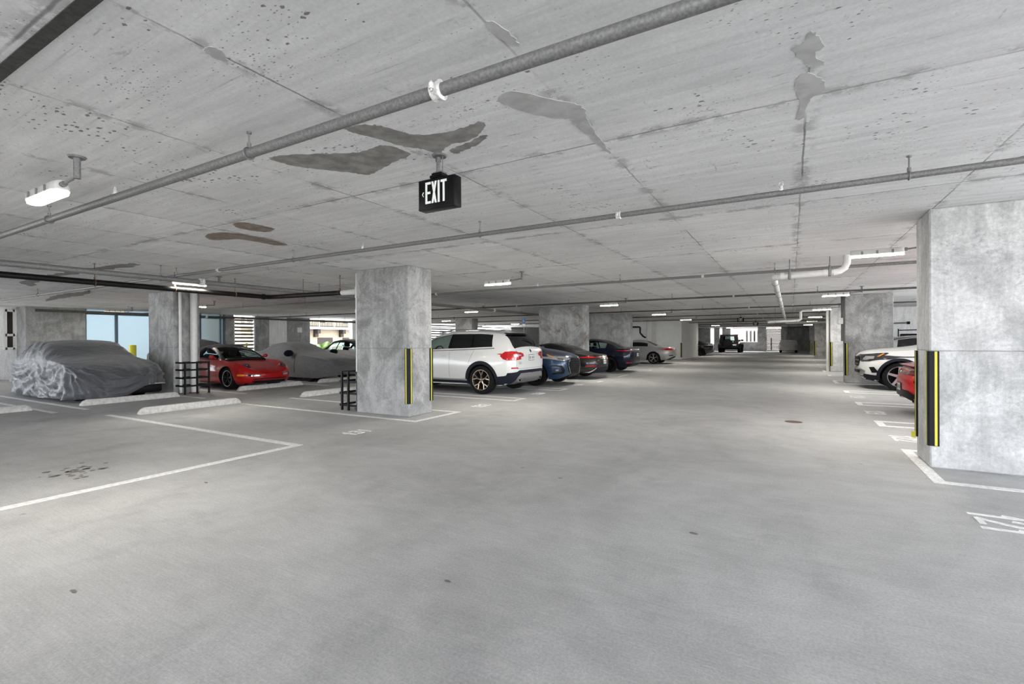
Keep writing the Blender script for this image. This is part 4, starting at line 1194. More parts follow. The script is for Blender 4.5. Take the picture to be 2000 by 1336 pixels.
    def wheels(s, rim, style, width=.235, rimR=None, lip=None):
        Rr = s.S['R']; rr = rimR or Rr * .70
        for xa, Ra in s.axles:
            for sd in (1, -1):
                yo = sd * (s.side_y(xa, min(s.S['R'] + Ra, s.fn['zs'](xa) - .08)) - .012 - s.S.get('inset', 0))
                w = width
                y0 = yo - sd * w
                tm = MB().lathe([(rr * .97, y0), (Rr * .95, y0), (Rr * .995, y0 + sd * w * .12), (Rr, y0 + sd * w * .3), (Rr, y0 + sd * w * .7), (Rr * .995, yo - sd * w * .10), (Rr * .95, yo - sd * .006), (rr * 1.06, yo), (rr, yo - sd * .006), (rr * .97, yo - sd * .03)], 40, 'y', (xa, 0, Rr))
                for g_ in (.4, .6): pass
                ty = tm.build('wheel', 'tyre', s.t, 40)
                rm = MB()
                rm.lathe([(rr, yo - sd * .004), (rr * .965, yo - sd * .004), (rr * .93, yo - sd * .02), (rr * .93, y0)], 40, 'y', (xa, 0, Rr), 0)
                # dark disc behind the spokes
                rm.lathe([(0.0, yo - sd * .095), (rr * .93, yo - sd * .095)], 30, 'y', (xa, 0, Rr), 1)
                rm.lathe([(0.0, yo - sd * .012), (rr * .10, yo - sd * .012), (rr * .19, yo - sd * .03), (rr * .2, yo - sd * .09)], 20, 'y', (xa, 0, Rr), 0)
                def spoke(a0, a1, w0, w1, r0=.16, r1=.95):
                    p0 = Vector((math.cos(a0), 0, math.sin(a0))) * rr * r0; p1 = Vector((math.cos(a1), 0, math.sin(a1))) * rr * r1
                    t_ = (p1 - p0).normalized(); n_ = Vector((-t_.z, 0, t_.x))
                    o_ = Vector((xa, yo, Rr)); dy = lambda v: Vector((0, -sd * v, 0))
                    A = [p0 + n_ * w0 + dy(.026), p0 - n_ * w0 + dy(.026), p1 - n_ * w1 + dy(.010), p1 + n_ * w1 + dy(.010)]
                    B = [q + dy(.035) for q in A]
                    rm.add([o_ + q for q in A + B], [(0, 1, 2, 3), (7, 6, 5, 4), (0, 4, 5, 1), (1, 5, 6, 2), (2, 6, 7, 3), (3, 7, 4, 0)], 0)
                st, nsp = style
                for k in range(nsp):
                    a = 2 * math.pi * k / nsp + math.pi / 2
                    if st == 'y':
                        spoke(a, a, rr * .075, rr * .06, .12, .50)
                        spoke(a, a + .27, rr * .055, rr * .04, .46, .955); spoke(a, a - .27, rr * .055, rr * .04, .46, .955)
                    elif st == 'v':
                        spoke(a - .05, a + .17, rr * .05, rr * .045); spoke(a + .05, a - .17, rr * .05, rr * .045)
                    else:
                        spoke(a, a, rr * .13, rr * .10)
                if lip: rm.lathe([(rr * 1.0, yo + sd * .002), (rr * .93, yo + sd * .002), (rr * .92, yo - sd * .01)], 40, 'y', (xa, 0, Rr), 2)
                rm.build('rim', [rim, 'well', lip or rim], ty, 40)
    def mirror(s, x, z, mat, size=(.12, .19, .12), out=.10, both=True):
        for sd in ((1, -1) if both else (1,)):
            y = s.side_y(x, s.fn['zs'](x))
            mb = MB()
            bm = bmesh.new(); bmesh.ops.create_icosphere(bm, subdivisions=3, radius=1.0)
            for q in bm.verts:
                c = q.co
                c.x = (1 if c.x > 0 else .55) * c.x
                q.co = (x + c.x * size[0] / 2, sd * (y + out + c.y * size[1] / 2), z + c.z * size[2] / 2)
            mb.bm(bm)
            mb.tube([(x, sd * (y - .03), z - size[2] * .45), (x, sd * (y + out * .6), z - size[2] * .25)], [.03, .022], 8)
            mb.build('mirror', mat, s.t, 60)
    def cabin(s, x0, x1, zf=.55, w=.62, mat='seat', wheel_side=1):
        """seats, dash and steering wheel"""
        m = MB()
        zsb = s.fn['zs']((x0 + x1) / 2)
        for sd in (1, -1):
            m.rbox(x0 + .35, x0 + .85, sd * .37 - .24, sd * .37 + .24, zf - .2, zf + .02, .05, 2)
            b = len(m.v)
            m.rbox(x0 + .25, x0 + .38, sd * .37 - .23, sd * .37 + .23, zf - .05, zsb + .18, .06, 3)
            m.rbox(x0 + .24, x0 + .33, sd * .37 - .13, sd * .37 + .13, zsb + .20, zsb + .36, .04, 3)
        m.build('seats', mat, s.t, 50)
        d = MB().rbox(x1 - .15, x1 + .45, -w, w, zf, zsb + .02, .06, 2)
        d.build('dashboard', 'black', s.t, 50)
        wl = MB(); cx, cz = x1 - .28, zsb - .02
        pts = [(cx - .07 * math.sin(a), wheel_side * .37 + .18 * math.cos(a), cz + .17 * math.sin(a)) for a in np.linspace(0, 2 * math.pi, 25)]
        wl.tube(pts, .014, 8, False); wl.tube([(cx, wheel_side * .37 - .17, cz), (cx, wheel_side * .37 + .17, cz)], .014, 6)
        wl.tube([(cx, wheel_side * .37, cz), (cx + .25, wheel_side * .37, cz - .08)], .03, 8)
        wl.build('steering_wheel', 'black', s.t, 50)
    def handle(s, pts, mat, sides='LR'):
        for mode in sides:
            sd = 1 if mode == 'L' else -1
            for x, z in pts:
                y = s.side_y(x, z)
                m = MB(); m.rbox(x - .09, x + .09, min(sd * (y + .008), sd * (y + .03)), max(sd * (y + .008), sd * (y + .03)), z - .016, z + .016, .009, 2)
                m.build('door_handle', mat, s.t, 50)
    def plate(s, mode, y, z, w=.31, h=.155):
        P = [(y - w / 2, z - h / 2), (y + w / 2, z - h / 2), (y + w / 2, z + h / 2), (y - w / 2, z + h / 2)]
        o = s.decal('license_plate', 'plateink', [(mode, P)], .010, step=.08)[0]
        k = .012
        P2 = [(y - w / 2 + k, z - h / 2 + k), (y + w / 2 - k, z - h / 2 + k), (y + w / 2 - k, z + h / 2 - k), (y - w / 2 + k, z + h / 2 - k)]
        s.decal('plate_face', 'plate', [(mode, P2)], .013, o, .08)
        outs = []
        sg = -1 if mode == 'B' else 1
        for i in range(6):
            if i == 3: continue
            a = y + (i - 2.5) * w * .135
            outs.append((mode, [(a - .012, z - .035), (a + .012, z - .035), (a + .012, z + .03), (a - .012, z + .03)]))
        s.decal('plate_marks', 'plateink', outs, .015, o, .08)
    def badge(s, mode, y, z, r=.04):
        P = lambda q: [(y + q * math.cos(a), z + q * math.sin(a)) for a in np.linspace(0, 2 * math.pi, 17)[:-1]]
        o = s.decal('badge', 'chrome', [(mode, P(r))], .010, step=.03)[0]
        s.decal('badge_face', 'trim', [(mode, P(r * .82))], .013, o, .03)
        return o

DEFCR = [(-2, .05), (2, .05)]
# --- white SUV -------------------------------------------------------------
SUV = dict(L=4.71, R=.365, axles=[(1.485, .425), (-1.379, .425)], paint='paint_white', nose=(.55, 3.2), tail=(.42, 4.2),
 zb=[(2.355, .40), (2.1, .27), (1.9, .23), (-1.85, .23), (-2.1, .28), (-2.355, .42)],
 zs=[(2.355, .82), (2.1, .93), (1.3, 1.03), (.6, 1.08), (-.8, 1.115), (-1.7, 1.16), (-2.1, 1.17), (-2.27, 1.12), (-2.355, .98)],
 zt=[(2.355, .86), (2.27, .96), (2.0, 1.05), (1.15, 1.15), (1.0, 1.18), (.15, 1.585), (-.4, 1.665), (-1.2, 1.665), (-1.92, 1.60), (-2.03, 1.55), (-2.26, 1.20), (-2.31, 1.13), (-2.355, 1.02)],
 hb=[(-2.3, .80), (0, .84), (2.3, .78)], hm=[(-2.35, .93), (-1.4, .95), (0, .915), (1.4, .945), (2.35, .92)], hs=[(-2.35, .86), (-1.4, .875), (0, .885), (1.4, .88), (2.35, .82)],
 ht=[(-2.355, .74), (-2.26, .76), (-2.03, .60), (-1.6, .60), (-.4, .615), (.15, .61), (.98, .75), (1.15, .76), (2.3, .70)],
 cr=[(-2.355, .03), (-2.2, .05), (-1.9, .06), (-.4, .05), (.2, .05), (.9, .06), (1.2, .05), (2.3, .04)],
 tilt=[(-2.3, 0.0), (-1.95, .28), (-1.66, .30), (-1.15, .22), (-1.09, .20), (-.40, .05), (-.3, .0), (0, 0)],
 regions=[('side_window', 'glass', -.30, .78, 'G', 1, 7), ('side_window', 'glassdark', -1.06, -.40, 'G', 1, 7), ('side_window', 'glassdark', -1.70, -1.12, 'G', 1, 7),
          ('pillar_trim', 'black', -.40, -.30, 'G', 1, 7), ('pillar_trim', 'black', -1.12, -1.06, 'G', 1, 7), ('windshield', 'glass', .18, .95, 'T', 1, 7), ('rear_window', 'glassdark', -2.25, -2.0, 'T', 0, 7)])
c = Car('white SUV parked nose in beside the main column, its tail to the aisle', (-8.27, 11.28), math.pi, SUV)
c.wheels('bronze', ('y', 5), .245, .262)
c.arch('trim', .075, lo=-.28, zmin=.24)
c.decal('sill_trim', 'trim', [('L', [(-.94, .21), (1.04, .21), (1.04, .34), (-.94, .34)])], .010, sym=True)
c.decal('sill_strip', 'alu', [('L', [(-.92, .335), (1.02, .335), (1.02, .375), (-.92, .375)])], .014, sym=True)
c.decal('bumper_trim', 'trim', [('L', [(-2.36, .20), (-1.83, .20), (-1.80, .46), (-2.05, .485), (-2.36, .56)]), ('B', [(.93, .25), (.94, .56), (.70, .585), (.62, .62), (-.62, .62), (-.70, .585), (-.94, .56), (-.93, .25)]), ('R', [(-2.36, .20), (-1.83, .20), (-1.80, .46), (-2.05, .485), (-2.36, .56)])], .010)
dif = c.decal('rear_diffuser', 'alu', [('B', [(.78, .27), (.66, .46), (.56, .545), (-.56, .545), (-.66, .46), (-.78, .27)])], .018)[0]
for k in (-.27, -.09, .09, .27): c.decal('diffuser_rib', 'paint_silver', [('B', [(k - .06, .36), (k + .06, .36), (k + .05, .43), (k - .05, .43)])], .028, dif)
for sd in (1, -1):
    m = MB().tube([(-2.20, sd * .57, .385), (-2.325, sd * .57, .385)], .058, 18); m.build('exhaust_tip', 'chrome', c.t)
    MB().tube([(-2.29, sd * .57, .385), (-2.327, sd * .57, .385)], .046, 18).build('exhaust_bore', 'well', c.t)
lamp_ = [('B', [(.95, 1.06), (.84, 1.105), (.70, 1.10), (.60, 1.045), (.46, 1.035), (.40, 1.01), (.42, .97), (.52, .955), (.62, .90), (.74, .875), (.95, .88)]), ('L', [(-2.36, 1.055), (-2.22, 1.10), (-2.08, 1.09), (-1.98, 1.02), (-1.96, .98), (-2.04, .91), (-2.15, .875), (-2.36, .87)])]
c.decal('taillight', 'lampred', lamp_, .012, sym=True, label='red wrap around taillight')
c.decal('taillight_insert', 'lampclear', [('B', [(.80, .965), (.72, .975), (.72, 1.035), (.80, 1.03)]), ('B', [(.66, .98), (.54, .985), (.54, 1.01), (.66, 1.02)])], .016, sym=True)
c.decal('reflector', 'lampred', [('B', [(.86, .665), (.66, .67), (.66, .695), (.86, .70)])], .010, sym=True)
c.plate('B', 0, .93); c.badge('B', 0, 1.10)
def strokes(lines, y0, z0, h, w):
    out = []
    for P in lines:
        Q = [Vector((y0 - a * h, z0 + b * h)) for a, b in P]
        for a, b in zip(Q, Q[1:]):
            t = (b - a).normalized(); n_ = Vector((-t.y, t.x)) * w / 2
            out.append(('B', [a + n_, a - n_, b - n_, b + n_]))
    return out
c.decal('model_letters', 'alu', strokes([[(0, 0), (.7, 1)], [(0, 1), (.7, 0)]] + [[(.95 + a, b) for a, b in q] for q in DIG['3']], .62, .77, .06, .011), .008, step=.1)
c.decal('window_trim', 'chrome', [('L', [(-1.76, 1.165), (-1.76, 1.185), (-1.1, 1.155), (-.4, 1.125), (.7, 1.10), (.7, 1.085), (-.4, 1.108), (-1.1, 1.138)])], .006, sym=True)
c.seams([('L', [(-.36, 1.08), (-.36, .40)]), ('L', [(.86, 1.0), (.90, .5)]), ('L', [(-1.14, 1.12), (-1.02, .86), (-.99, .78)]), ('B', [(.66, 1.2), (.72, .86), (.70, .66), (-.70, .66), (-.72, .86), (-.66, 1.2)]), ('R', [(-.36, 1.08), (-.36, .40)])])
c.handle([(-.18, .98), (-1.0, 1.01)], 'paint_white')
for sd in (1, -1): MB().tube([(.10, sd * .60, 1.60), (-.3, sd * .605, 1.668), (-1.2, sd * .60, 1.668), (-1.8, sd * .585, 1.625)], .016, 8).build('roof_rail', 'alu', c.t)
MB().prism([(-1.75, 1.64), (-1.42, 1.665), (-1.66, 1.74), (-1.74, 1.735)], -.02, .02, 'xz').build('aerial_fin', 'paint_white', c.t, 30)
c.decal('roof_spoiler', 'black', [('B', [(.56, 1.50), (.54, 1.545), (-.54, 1.545), (-.56, 1.50)])], .03)
MB().tube([(-2.13, .02, 1.42), (-2.20, -.36, 1.28)], .011, 6).build('rear_wiper', 'black', c.t)
c.decal('headlight', 'lampdark', [('F', [(.86, .84), (.55, .86), (.40, .80), (.45, .74), (.85, .74)])], .01, sym=True)
c.decal('grille', 'black', [('F', [(.36, .84), (.04, .84), (.04, .62), (.36, .62)])], .01, sym=True)
c.mirror(.72, 1.14, 'paint_white')
c.cabin(-.6, .75, .62)

# --- blue crossover --------------------------------------------------------
QX = dict(L=4.69, R=.36, axles=[(1.42, .42), (-1.38, .42)], paint='paint_blue', nose=(.62, 2.9), tail=(.45, 4.0),
 zb=[(2.345, .34), (2.1, .22), (1.9, .21), (-1.9, .24), (-2.345, .45)],
 zs=[(2.345, .74), (2.15, .86), (1.9, .93), (1.3, 1.0), (.6, 1.06), (-.8, 1.12), (-1.9, 1.14), (-2.345, .98)],
 zt=[(2.345, .80), (2.27, .90), (2.05, .99), (1.6, 1.08), (1.2, 1.13), (1.0, 1.16), (.1, 1.60), (-.4, 1.67), (-1.2, 1.64), (-1.9, 1.52), (-2.2, 1.2), (-2.345, 1.0)],
 hb=[(-2.3, .80), (0, .83), (2.3, .80)], hm=[(-2.3, .92), (-1.4, .95), (0, .91), (1.4, .945), (2.3, .93)], hs=[(-2.3, .84), (0, .88), (1.4, .87), (2.3, .84)],
 ht=[(-2.3, .72), (-1.9, .60), (-.4, .60), (.1, .60), (.98, .72), (1.2, .70), (2.3, .62)], cr=[(-2.3, .04), (-.4, .05), (1, .06), (1.4, .07), (2.1, .06), (2.345, .03)],
 regions=[('side_window', 'glassdark', -.30, .75, 'G', 1, 7), ('side_window', 'glassdark', -1.5, -.38, 'G', 1, 7), ('windshield', 'glassdark', .14, .95, 'T', 1, 7), ('rear_window', 'glassdark', -2.15, -1.95, 'T', 0, 7)])
c = Car('blue crossover with a black mesh grille, nose out next to the white SUV', (-8.13, 13.92), 0, QX)
c.wheels('darkalloy', ('v', 5), .24, .255)
gr = c.decal('grille', 'black', [('F', [(.44, .72), (.30, .84), (-.30, .84), (-.44, .72), (-.47, .60), (-.34, .36), (.34, .36), (.47, .60)])], .012)[0]
c.decal('grille_frame', 'chrome', [('F', [(.44, .72), (.30, .84), (.27, .84), (.41, .715), (.435, .60), (.315, .37), (.34, .36), (.47, .60)])], .020, gr, sym=True)
dots = []
for i in range(-6, 7):
    for j in range(5):
        y, z = i * .058 + (j % 2) * .029, .50 + j * .062
        if abs(y) < .36: dots.append(('F', [(y - .009, z), (y, z - .006), (y + .009, z), (y, z + .006)]))
c.decal('grille_mesh', 'chrome', dots, .018, gr, step=.2)
b_ = c.badge('F', 0, .70, .07)
c.decal('headlight', 'lampclear', [('F', [(.46, .78), (.56, .845), (.80, .87), (.95, .90), (.95, .84), (.80, .775), (.60, .755)]), ('L', [(2.36, .87), (2.0, .905), (1.80, .93), (1.92, .86), (2.36, .77)])], .012, sym=True)
c.decal('headlight_core', 'lampdark', [('F', [(.62, .79), (.66, .82), (.80, .83), (.78, .80)])], .017, sym=True)
c.decal('turn_lamp', 'amber', [('L', [(1.98, .865), (1.78, .94), (1.84, .94), (2.06, .875)])], .016, sym=True)
c.decal('bumper_intake', 'black', [('F', [(.62, .42), (.60, .47), (.70, .62), (.90, .64), (.92, .60), (.76, .58), (.70, .44), (.92, .40), (.92, .36), (.64, .38)]), ], .012, sym=True)
c.decal('fog_lamp', 'lampclear', [('F', [(.80, .46), (.85, .46), (.85, .51), (.80, .51)])], .018, sym=True)
c.decal('lower_grille', 'black', [('F', [(.34, .36), (.30, .27), (-.30, .27), (-.34, .36)])], .012)
c.mirror(.75, 1.12, 'paint_blue')
c.seams([('R', [(-.34, 1.1), (-.34, .4)]), ('R', [(.95, 1.0), (.98, .5)])])

# --- graphite coupe (rear to the aisle) -------------------------------------
GT = dict(L=4.52, R=.345, axles=[(1.22, .385), (-1.23, .39)], paint='paint_grey', nose=(.60, 2.6), tail=(.62, 2.9),
 zb=[(2.26, .30), (1.9, .17), (-1.9, .20), (-2.26, .34)],
 zs=[(2.26, .56), (1.9, .70), (1.22, .80), (.4, .86), (-.6, .90), (-1.2, .92), (-1.8, .86), (-2.1, .78), (-2.26, .64)],
 zt=[(2.26, .58), (1.9, .70), (1.3, .82), (.95, .90), (.1, 1.25), (-.35, 1.30), (-.9, 1.20), (-1.55, .97), (-1.85, .90), (-2.12, .86), (-2.2, .76), (-2.26, .68)],
 hb=[(-2.2, .72), (0, .80), (2.2, .72)], hm=[(-2.26, .90), (-1.2, .925), (0, .86), (1.2, .90), (2.2, .86)], hs=[(-2.26, .80), (-1.2, .85), (0, .80), (1.2, .80), (2.2, .72)],
 ht=[(-2.2, .70), (-1.5, .62), (-.9, .54), (-.35, .54), (.1, .54), (.95, .66), (2.2, .60)], cr=[(-2.2, .03), (-1.5, .05), (-.4, .05), (2.2, .04)],
 regions=[('side_window', 'glassdark', -.95, .75, 'G', 1, 7), ('windshield', 'glassdark', .14, .92, 'T', 1, 7), ('rear_window', 'glassdark', -1.45, -.72, 'T', 1, 7), ('roof_panel', 'paint_black', -1.5, .14, 'GT', 6, 15)])
c = Car('graphite coupe with a black roof, tail out between blue crossover and stained column', (-8.02, 16.62), math.pi, GT)
c.wheels('darkalloy', ('star', 5), .27, .255)
c.decal('light_bar', 'lampred', [('B', [(.88, .785), (.88, .755), (.60, .75), (-.60, .75), (-.88, .755), (-.88, .785), (-.60, .763), (.60, .763)]), ('L', [(-2.10, .79), (-1.90, .81), (-1.86, .80), (-2.0, .765), (-2.10, .76)]), ('R', [(-2.10, .79), (-1.90, .81), (-1.86, .80), (-2.0, .765), (-2.10, .76)])], .012)
c.decal('spoiler_vent', 'black', [('B', [(.62, .815), (-.62, .815), (-.60, .845), (.60, .845)])], .012)
c.decal('reflector', 'lampred', [('B', [(.88, .46), (.62, .465), (.62, .49), (.88, .50)])], .012, sym=True)
c.decal('diffuser', 'trim', [('B', [(.76, .22), (.62, .40), (.30, .43), (-.30, .43), (-.62, .40), (-.76, .22)])], .012)
c.decal('chrome_trim', 'chrome', [('B', [(.80, .26), (.64, .415), (.60, .41), (.74, .25)])], .018, sym=True)
c.plate('B', 0, .60)
c.mirror(.62, .92, 'paint_grey')

# --- navy electric sedan -----------------------------------------------------
TS = dict(L=4.69, R=.335, axles=[(1.50, .385), (-1.375, .385)], paint='paint_navy', nose=(.65, 2.6), tail=(.50, 3.3),
 zb=[(2.345, .32), (2.0, .19), (-1.9, .20), (-2.345, .38)],
 zs=[(2.345, .60), (2.0, .73), (1.4, .84), (.6, .92), (-.6, .96), (-1.4, 1.0), (-2.0, 1.0), (-2.25, .95), (-2.345, .82)],
 zt=[(2.345, .62), (2.0, .76), (1.4, .90), (1.15, .97), (.1, 1.38), (-.35, 1.44), (-.9, 1.38), (-1.75, 1.10), (-2.15, 1.03), (-2.26, 1.0), (-2.345, .86)],
 hb=[(-2.3, .76), (0, .82), (2.3, .74)], hm=[(-2.345, .90), (-1.4, .925), (0, .89), (1.4, .91), (2.3, .86)], hs=[(-2.345, .80), (-1.4, .83), (0, .84), (1.4, .82), (2.3, .74)],
 ht=[(-2.3, .72), (-1.75, .66), (-.9, .56), (.1, .56), (1.1, .70), (2.2, .62)], cr=[(-2.3, .03), (-1.7, .05), (-.4, .05), (1.2, .05), (2.2, .03)],
 regions=[('side_window', 'glass', -.30, .85, 'G', 1, 7), ('side_window', 'glass', -1.20, -.36, 'G', 1, 7), ('windshield', 'glass', .16, 1.08, 'T', 1, 7), ('rear_window', 'glassdark', -1.72, -.60, 'T', 1, 7), ('roof_glass', 'glassdark', -.60, .10, 'T', 1, 7), ('roof_side', 'paint_black', -1.3, .2, 'GT', 7, 9), ('pillar_trim', 'black', -.36, -.30, 'G', 1, 7)])
c = Car('dark navy sedan with a sloping glass roof, just right of the stained column', (-8.08, 20.78), math.pi, TS)
c.wheels('darkalloy', ('v', 5), .235, .25)
c.decal('taillight', 'lampred', [('B', [(.86, .93), (.60, .945), (.55, .925), (.70, .905), (.86, .88)]), ('L', [(-2.24, .92), (-2.02, .945), (-1.96, .93), (-2.12, .905), (-2.24, .89)])], .012, sym=True)
c.decal('taillight_insert', 'lampclear', [('L', [(-2.30, .925), (-2.06, .945), (-2.02, .928), (-2.28, .90)])], .015, sym=True)
c.decal('reflector', 'lampred', [('B', [(.84, .40), (.62, .40), (.62, .43), (.84, .44)]), ], .012, sym=True)
c.decal('diffuser', 'trim', [('B', [(.78, .26), (.70, .36), (-.70, .36), (-.78, .26)])], .012)
c.plate('B', 0, .74)
c.mirror(.78, .98, 'paint_black'); c.cabin(-.55, .75, .52)
c.seams([('L', [(-.33, .95), (-.36, .35)]), ('L', [(-2.345, .62), (-2.0, .60), (-1.85, .56)]), ('B', [(.9, .62), (-.9, .62)])])

# --- silver convertible coupe --------------------------------------------------
BM = dict(L=4.64, R=.335, axles=[(1.50, .39), (-1.31, .39)], paint='paint_silver', nose=(.60, 2.8), tail=(.50, 3.0),
 zb=[(2.32, .32), (2.0, .19), (-1.9, .22), (-2.32, .42)],
 zs=[(2.32, .62), (2.0, .76), (1.4, .86), (.6, .92), (-.8, .96), (-1.5, .96), (-2.1, .93), (-2.32, .76)],
 zt=[(2.32, .64), (2.0, .80), (1.3, .92), (1.0, .96), (.2, 1.33), (-.3, 1.38), (-.8, 1.33), (-1.45, 1.04), (-1.6, 1.01), (-2.15, .98), (-2.25, .92), (-2.32, .80)],
 hb=[(-2.3, .76), (0, .82), (2.3, .74)], hm=[(-2.3, .89), (-1.3, .915), (0, .88), (1.4, .90), (2.3, .85)], hs=[(-2.3, .78), (0, .83), (2.3, .74)],
 ht=[(-2.3, .70), (-1.45, .64), (-.8, .54), (.2, .55), (1.0, .68), (2.2, .62)], cr=[(-2.3, .03), (-.4, .05), (2.2, .04)],
 tilt=[(-1.3, .1), (-1.0, .2), (-.4, .05), (0, 0)],
 regions=[('side_window', 'glassdark', -.98, .78, 'G', 1, 6), ('windshield', 'glassdark', .26, .95, 'T', 1, 7), ('rear_window', 'glassdark', -1.42, -.92, 'T', 1, 7)])
c = Car('silver two door convertible with its roof up, in front of the white wall', (-8.1, 28.75), math.pi, BM)
c.wheels('alu', ('v', 5), .24, .25)
c.decal('taillight', 'lampred', [('B', [(.86, .86), (.52, .87), (.50, .80), (.66, .76), (.86, .77)]), ('L', [(-2.32, .87), (-2.08, .895), (-1.93, .86), (-2.10, .78), (-2.32, .76)])], .012, sym=True)
c.decal('rear_vent', 'black', [('L', [(-2.30, .46), (-2.14, .47), (-2.14, .50), (-2.30, .51)])], .012, sym=True)
c.decal('diffuser', 'trim', [('B', [(.70, .26), (.60, .37), (-.60, .37), (-.70, .26)])], .012)
c.plate('B', 0, .66); c.seams([('L', [(-.62, .95), (-.60, .35)]), ('L', [(.86, .92), (.9, .4)])])
c.mirror(.70, 1.0, 'paint_silver')
MB().tube([(-.4, .45, .28), (-2.2, .5, .26)], .03, 8).build('exhaust_pipe', 'steeldark', c.t)
# --- red soft top convertible ---------------------------------------------------
PC = dict(L=4.245, R=.318, axles=[(1.185, .365), (-1.085, .375)], paint='paint_red', nose=(.52, 2.7), tail=(.62, 2.5), inset=.008,
 zb=[(2.12, .27), (1.9, .17), (1.6, .15), (-1.8, .2), (-2.12, .34)],
 zs=[(2.12, .45), (2.02, .55), (1.9, .635), (1.75, .71), (1.55, .77), (1.3, .805), (1.1, .82), (.75, .835), (.2, .845), (-.6, .865), (-1.1, .86), (-1.6, .78), (-1.95, .66), (-2.12, .52)],
 zt=[(2.12, .46), (2.02, .535), (1.9, .59), (1.7, .645), (1.4, .715), (1.0, .80), (.78, .87), (.72, .91), (.06, 1.24), (-.05, 1.27), (-.35, 1.305), (-.75, 1.25), (-1.30, .98), (-1.42, .93), (-1.7, .82), (-2.0, .68), (-2.12, .56)],
 hb=[(-2.1, .66), (0, .75), (2.1, .66)], hm=[(-2.12, .80), (-1.1, .868), (0, .80), (1.185, .83), (2.1, .80)], hs=[(-2.12, .66), (-1.1, .76), (0, .745), (.8, .725), (1.185, .72), (2.1, .66)],
 ht=[(-2.1, .52), (-1.35, .52), (-.75, .52), (-.35, .53), (.06, .545), (.76, .655), (1.2, .56), (1.7, .50), (2.12, .48)],
 cr=[(-2.1, .04), (-1.4, .06), (-.35, .05), (.06, .045), (.76, .03), (1.0, .02), (1.6, -.005), (2.12, .01)],
 tilt=[(-.9, 0), (-.55, .12), (-.4, .10), (0, 0)],
 regions=[('side_window', 'glass', -.46, .60, 'G', 1, 7), ('windshield', 'glass', .10, .72, 'T', 1, 7), ('windshield_frame', 'black', .04, .80, 'GT', 0, 15), ('rear_window', 'glass', -1.22, -.80, 'T', 3, 7),
          ('soft_top', 'softtop', -1.40, .04, 'GT', 1, 15), ('window_sill', 'black', -1.40, .75, 'G', 0, 1)])
c = Car('red soft top convertible with round headlamps, nose toward its wheel stop', (-15.33, 8.80), 0, PC)
for nm in ('soft_top',):
    for o in c.objs[nm]: o['label'] = 'black folding fabric roof'
c.wheels('darkalloy', ('v', 5), .215, .235, 'alu')
for sd in (1, -1):
    # round lamp set into the wing top
    y0, x0 = sd * .575, 1.80
    hit = c.bvh.ray_cast(Vector((x0, y0, 3)), Vector((0, 0, -1)))[0]
    p = hit if hit else Vector((x0, y0, .70))
    n_ = Vector((.70, sd * .16, .69)).normalized()
    u = n_.orthogonal().normalized(); w = n_.cross(u)
    def disc(name, mat, r, h0, h1, par, dome=.0):
        vs, fs = [], []; K = 26
        rings = [(r, h0), (r * .97, h1), (r * .7, h1 + dome * .6), (r * .35, h1 + dome * .92)]
        for rr, hh in rings:
            for k in range(K):
                a = 2 * math.pi * k / K
                vs.append(p + u * rr * math.cos(a) * (1.18 if True else 1) + w * rr * math.sin(a) + n_ * hh)
        for i in range(3):
            for k in range(K): fs.append((i * K + k, i * K + (k + 1) % K, (i + 1) * K + (k + 1) % K, (i + 1) * K + k))
        vs.append(p + n_ * (h1 + dome)); q = len(vs) - 1
        for k in range(K): fs.append((3 * K + k, 3 * K + (k + 1) % K, q))
        return MB().add(vs, fs).build(name, mat, par, 60)
    u, w = (u, w) if abs(u.z) > abs(w.z) else (w, -u)
    ring_ = disc('headlamp_ring', 'paint_red', .118, -.06, .008, c.t, .0)
    hl = disc('headlamp', 'lampdark', .105, -.03, .012, c.t, .022)
    for (du, dw, rr) in ((.028, 0.0, .036), (-.034, .004, .03)):
        cc = p + u * du + w * dw + n_ * .028
        vs = [cc + u * rr * math.cos(a) + w * rr * math.sin(a) for a in np.linspace(0, 2 * math.pi, 17)[:-1]] + [cc + n_ * .008]
        MB().add(vs, [(k, (k + 1) % 16, 16) for k in range(16)]).build('headlamp_bulb', 'lampclear', hl, 60)
c.decal('turn_lamp', 'amber', [('R', [(1.93, .40), (1.74, .40), (1.74, .45), (1.93, .45)])], .008, sym=True)
c.decal('bumper_lamp', 'black', [('F', [(.64, .39), (.34, .385), (.34, .435), (.64, .445)])], .008, sym=True)
c.decal('driving_lamp', 'lampclear', [('F', [(.57, .393), (.36, .39), (.36, .43), (.57, .438)])], .013, sym=True)
c.decal('lower_grille', 'black', [('F', [(.52, .235), (.54, .265), (-.54, .265), (-.52, .235)]), ('F', [(.50, .295), (.53, .325), (-.53, .325), (-.50, .295)])], .006)
c.decal('chin_spoiler', 'black', [('F', [(.66, .15), (.70, .20), (-.70, .20), (-.66, .15)])], .012)
c.seams([('R', [(.64, .82), (.70, .5), (.64, .2), (-.36, .2), (-.44, .5), (-.42, .86)]), ('T', [(.80, -.58), (1.2, -.52), (1.75, -.36), (1.9, -.2), (1.9, .2), (1.75, .36), (1.2, .52), (.80, .58)]), ('F', [(.74, .47), (.3, .465), (-.3, .465), (-.74, .47)])], .007)
c.mirror(.52, .93, 'paint_red', (.12, .17, .115), .11)
c.handle([(-.25, .72)], 'black'); c.cabin(-.72, .48, .45)
c.decal('badge', 'chrome', [('T', [(1.90, -.022), (1.96, -.018), (1.96, .018), (1.90, .022)])], .004)
c.decal('sill_trim', 'paint_black', [('R', [(-.70, .155), (.80, .155), (.80, .185), (-.70, .185)])], .012, sym=True)
MB().tube([(.74, -.3, .90), (.62, .1, .97)], .007, 6).tube([(.74, .05, .90), (.62, .42, .97)], .007, 6).build('wiper', 'black', c.t)

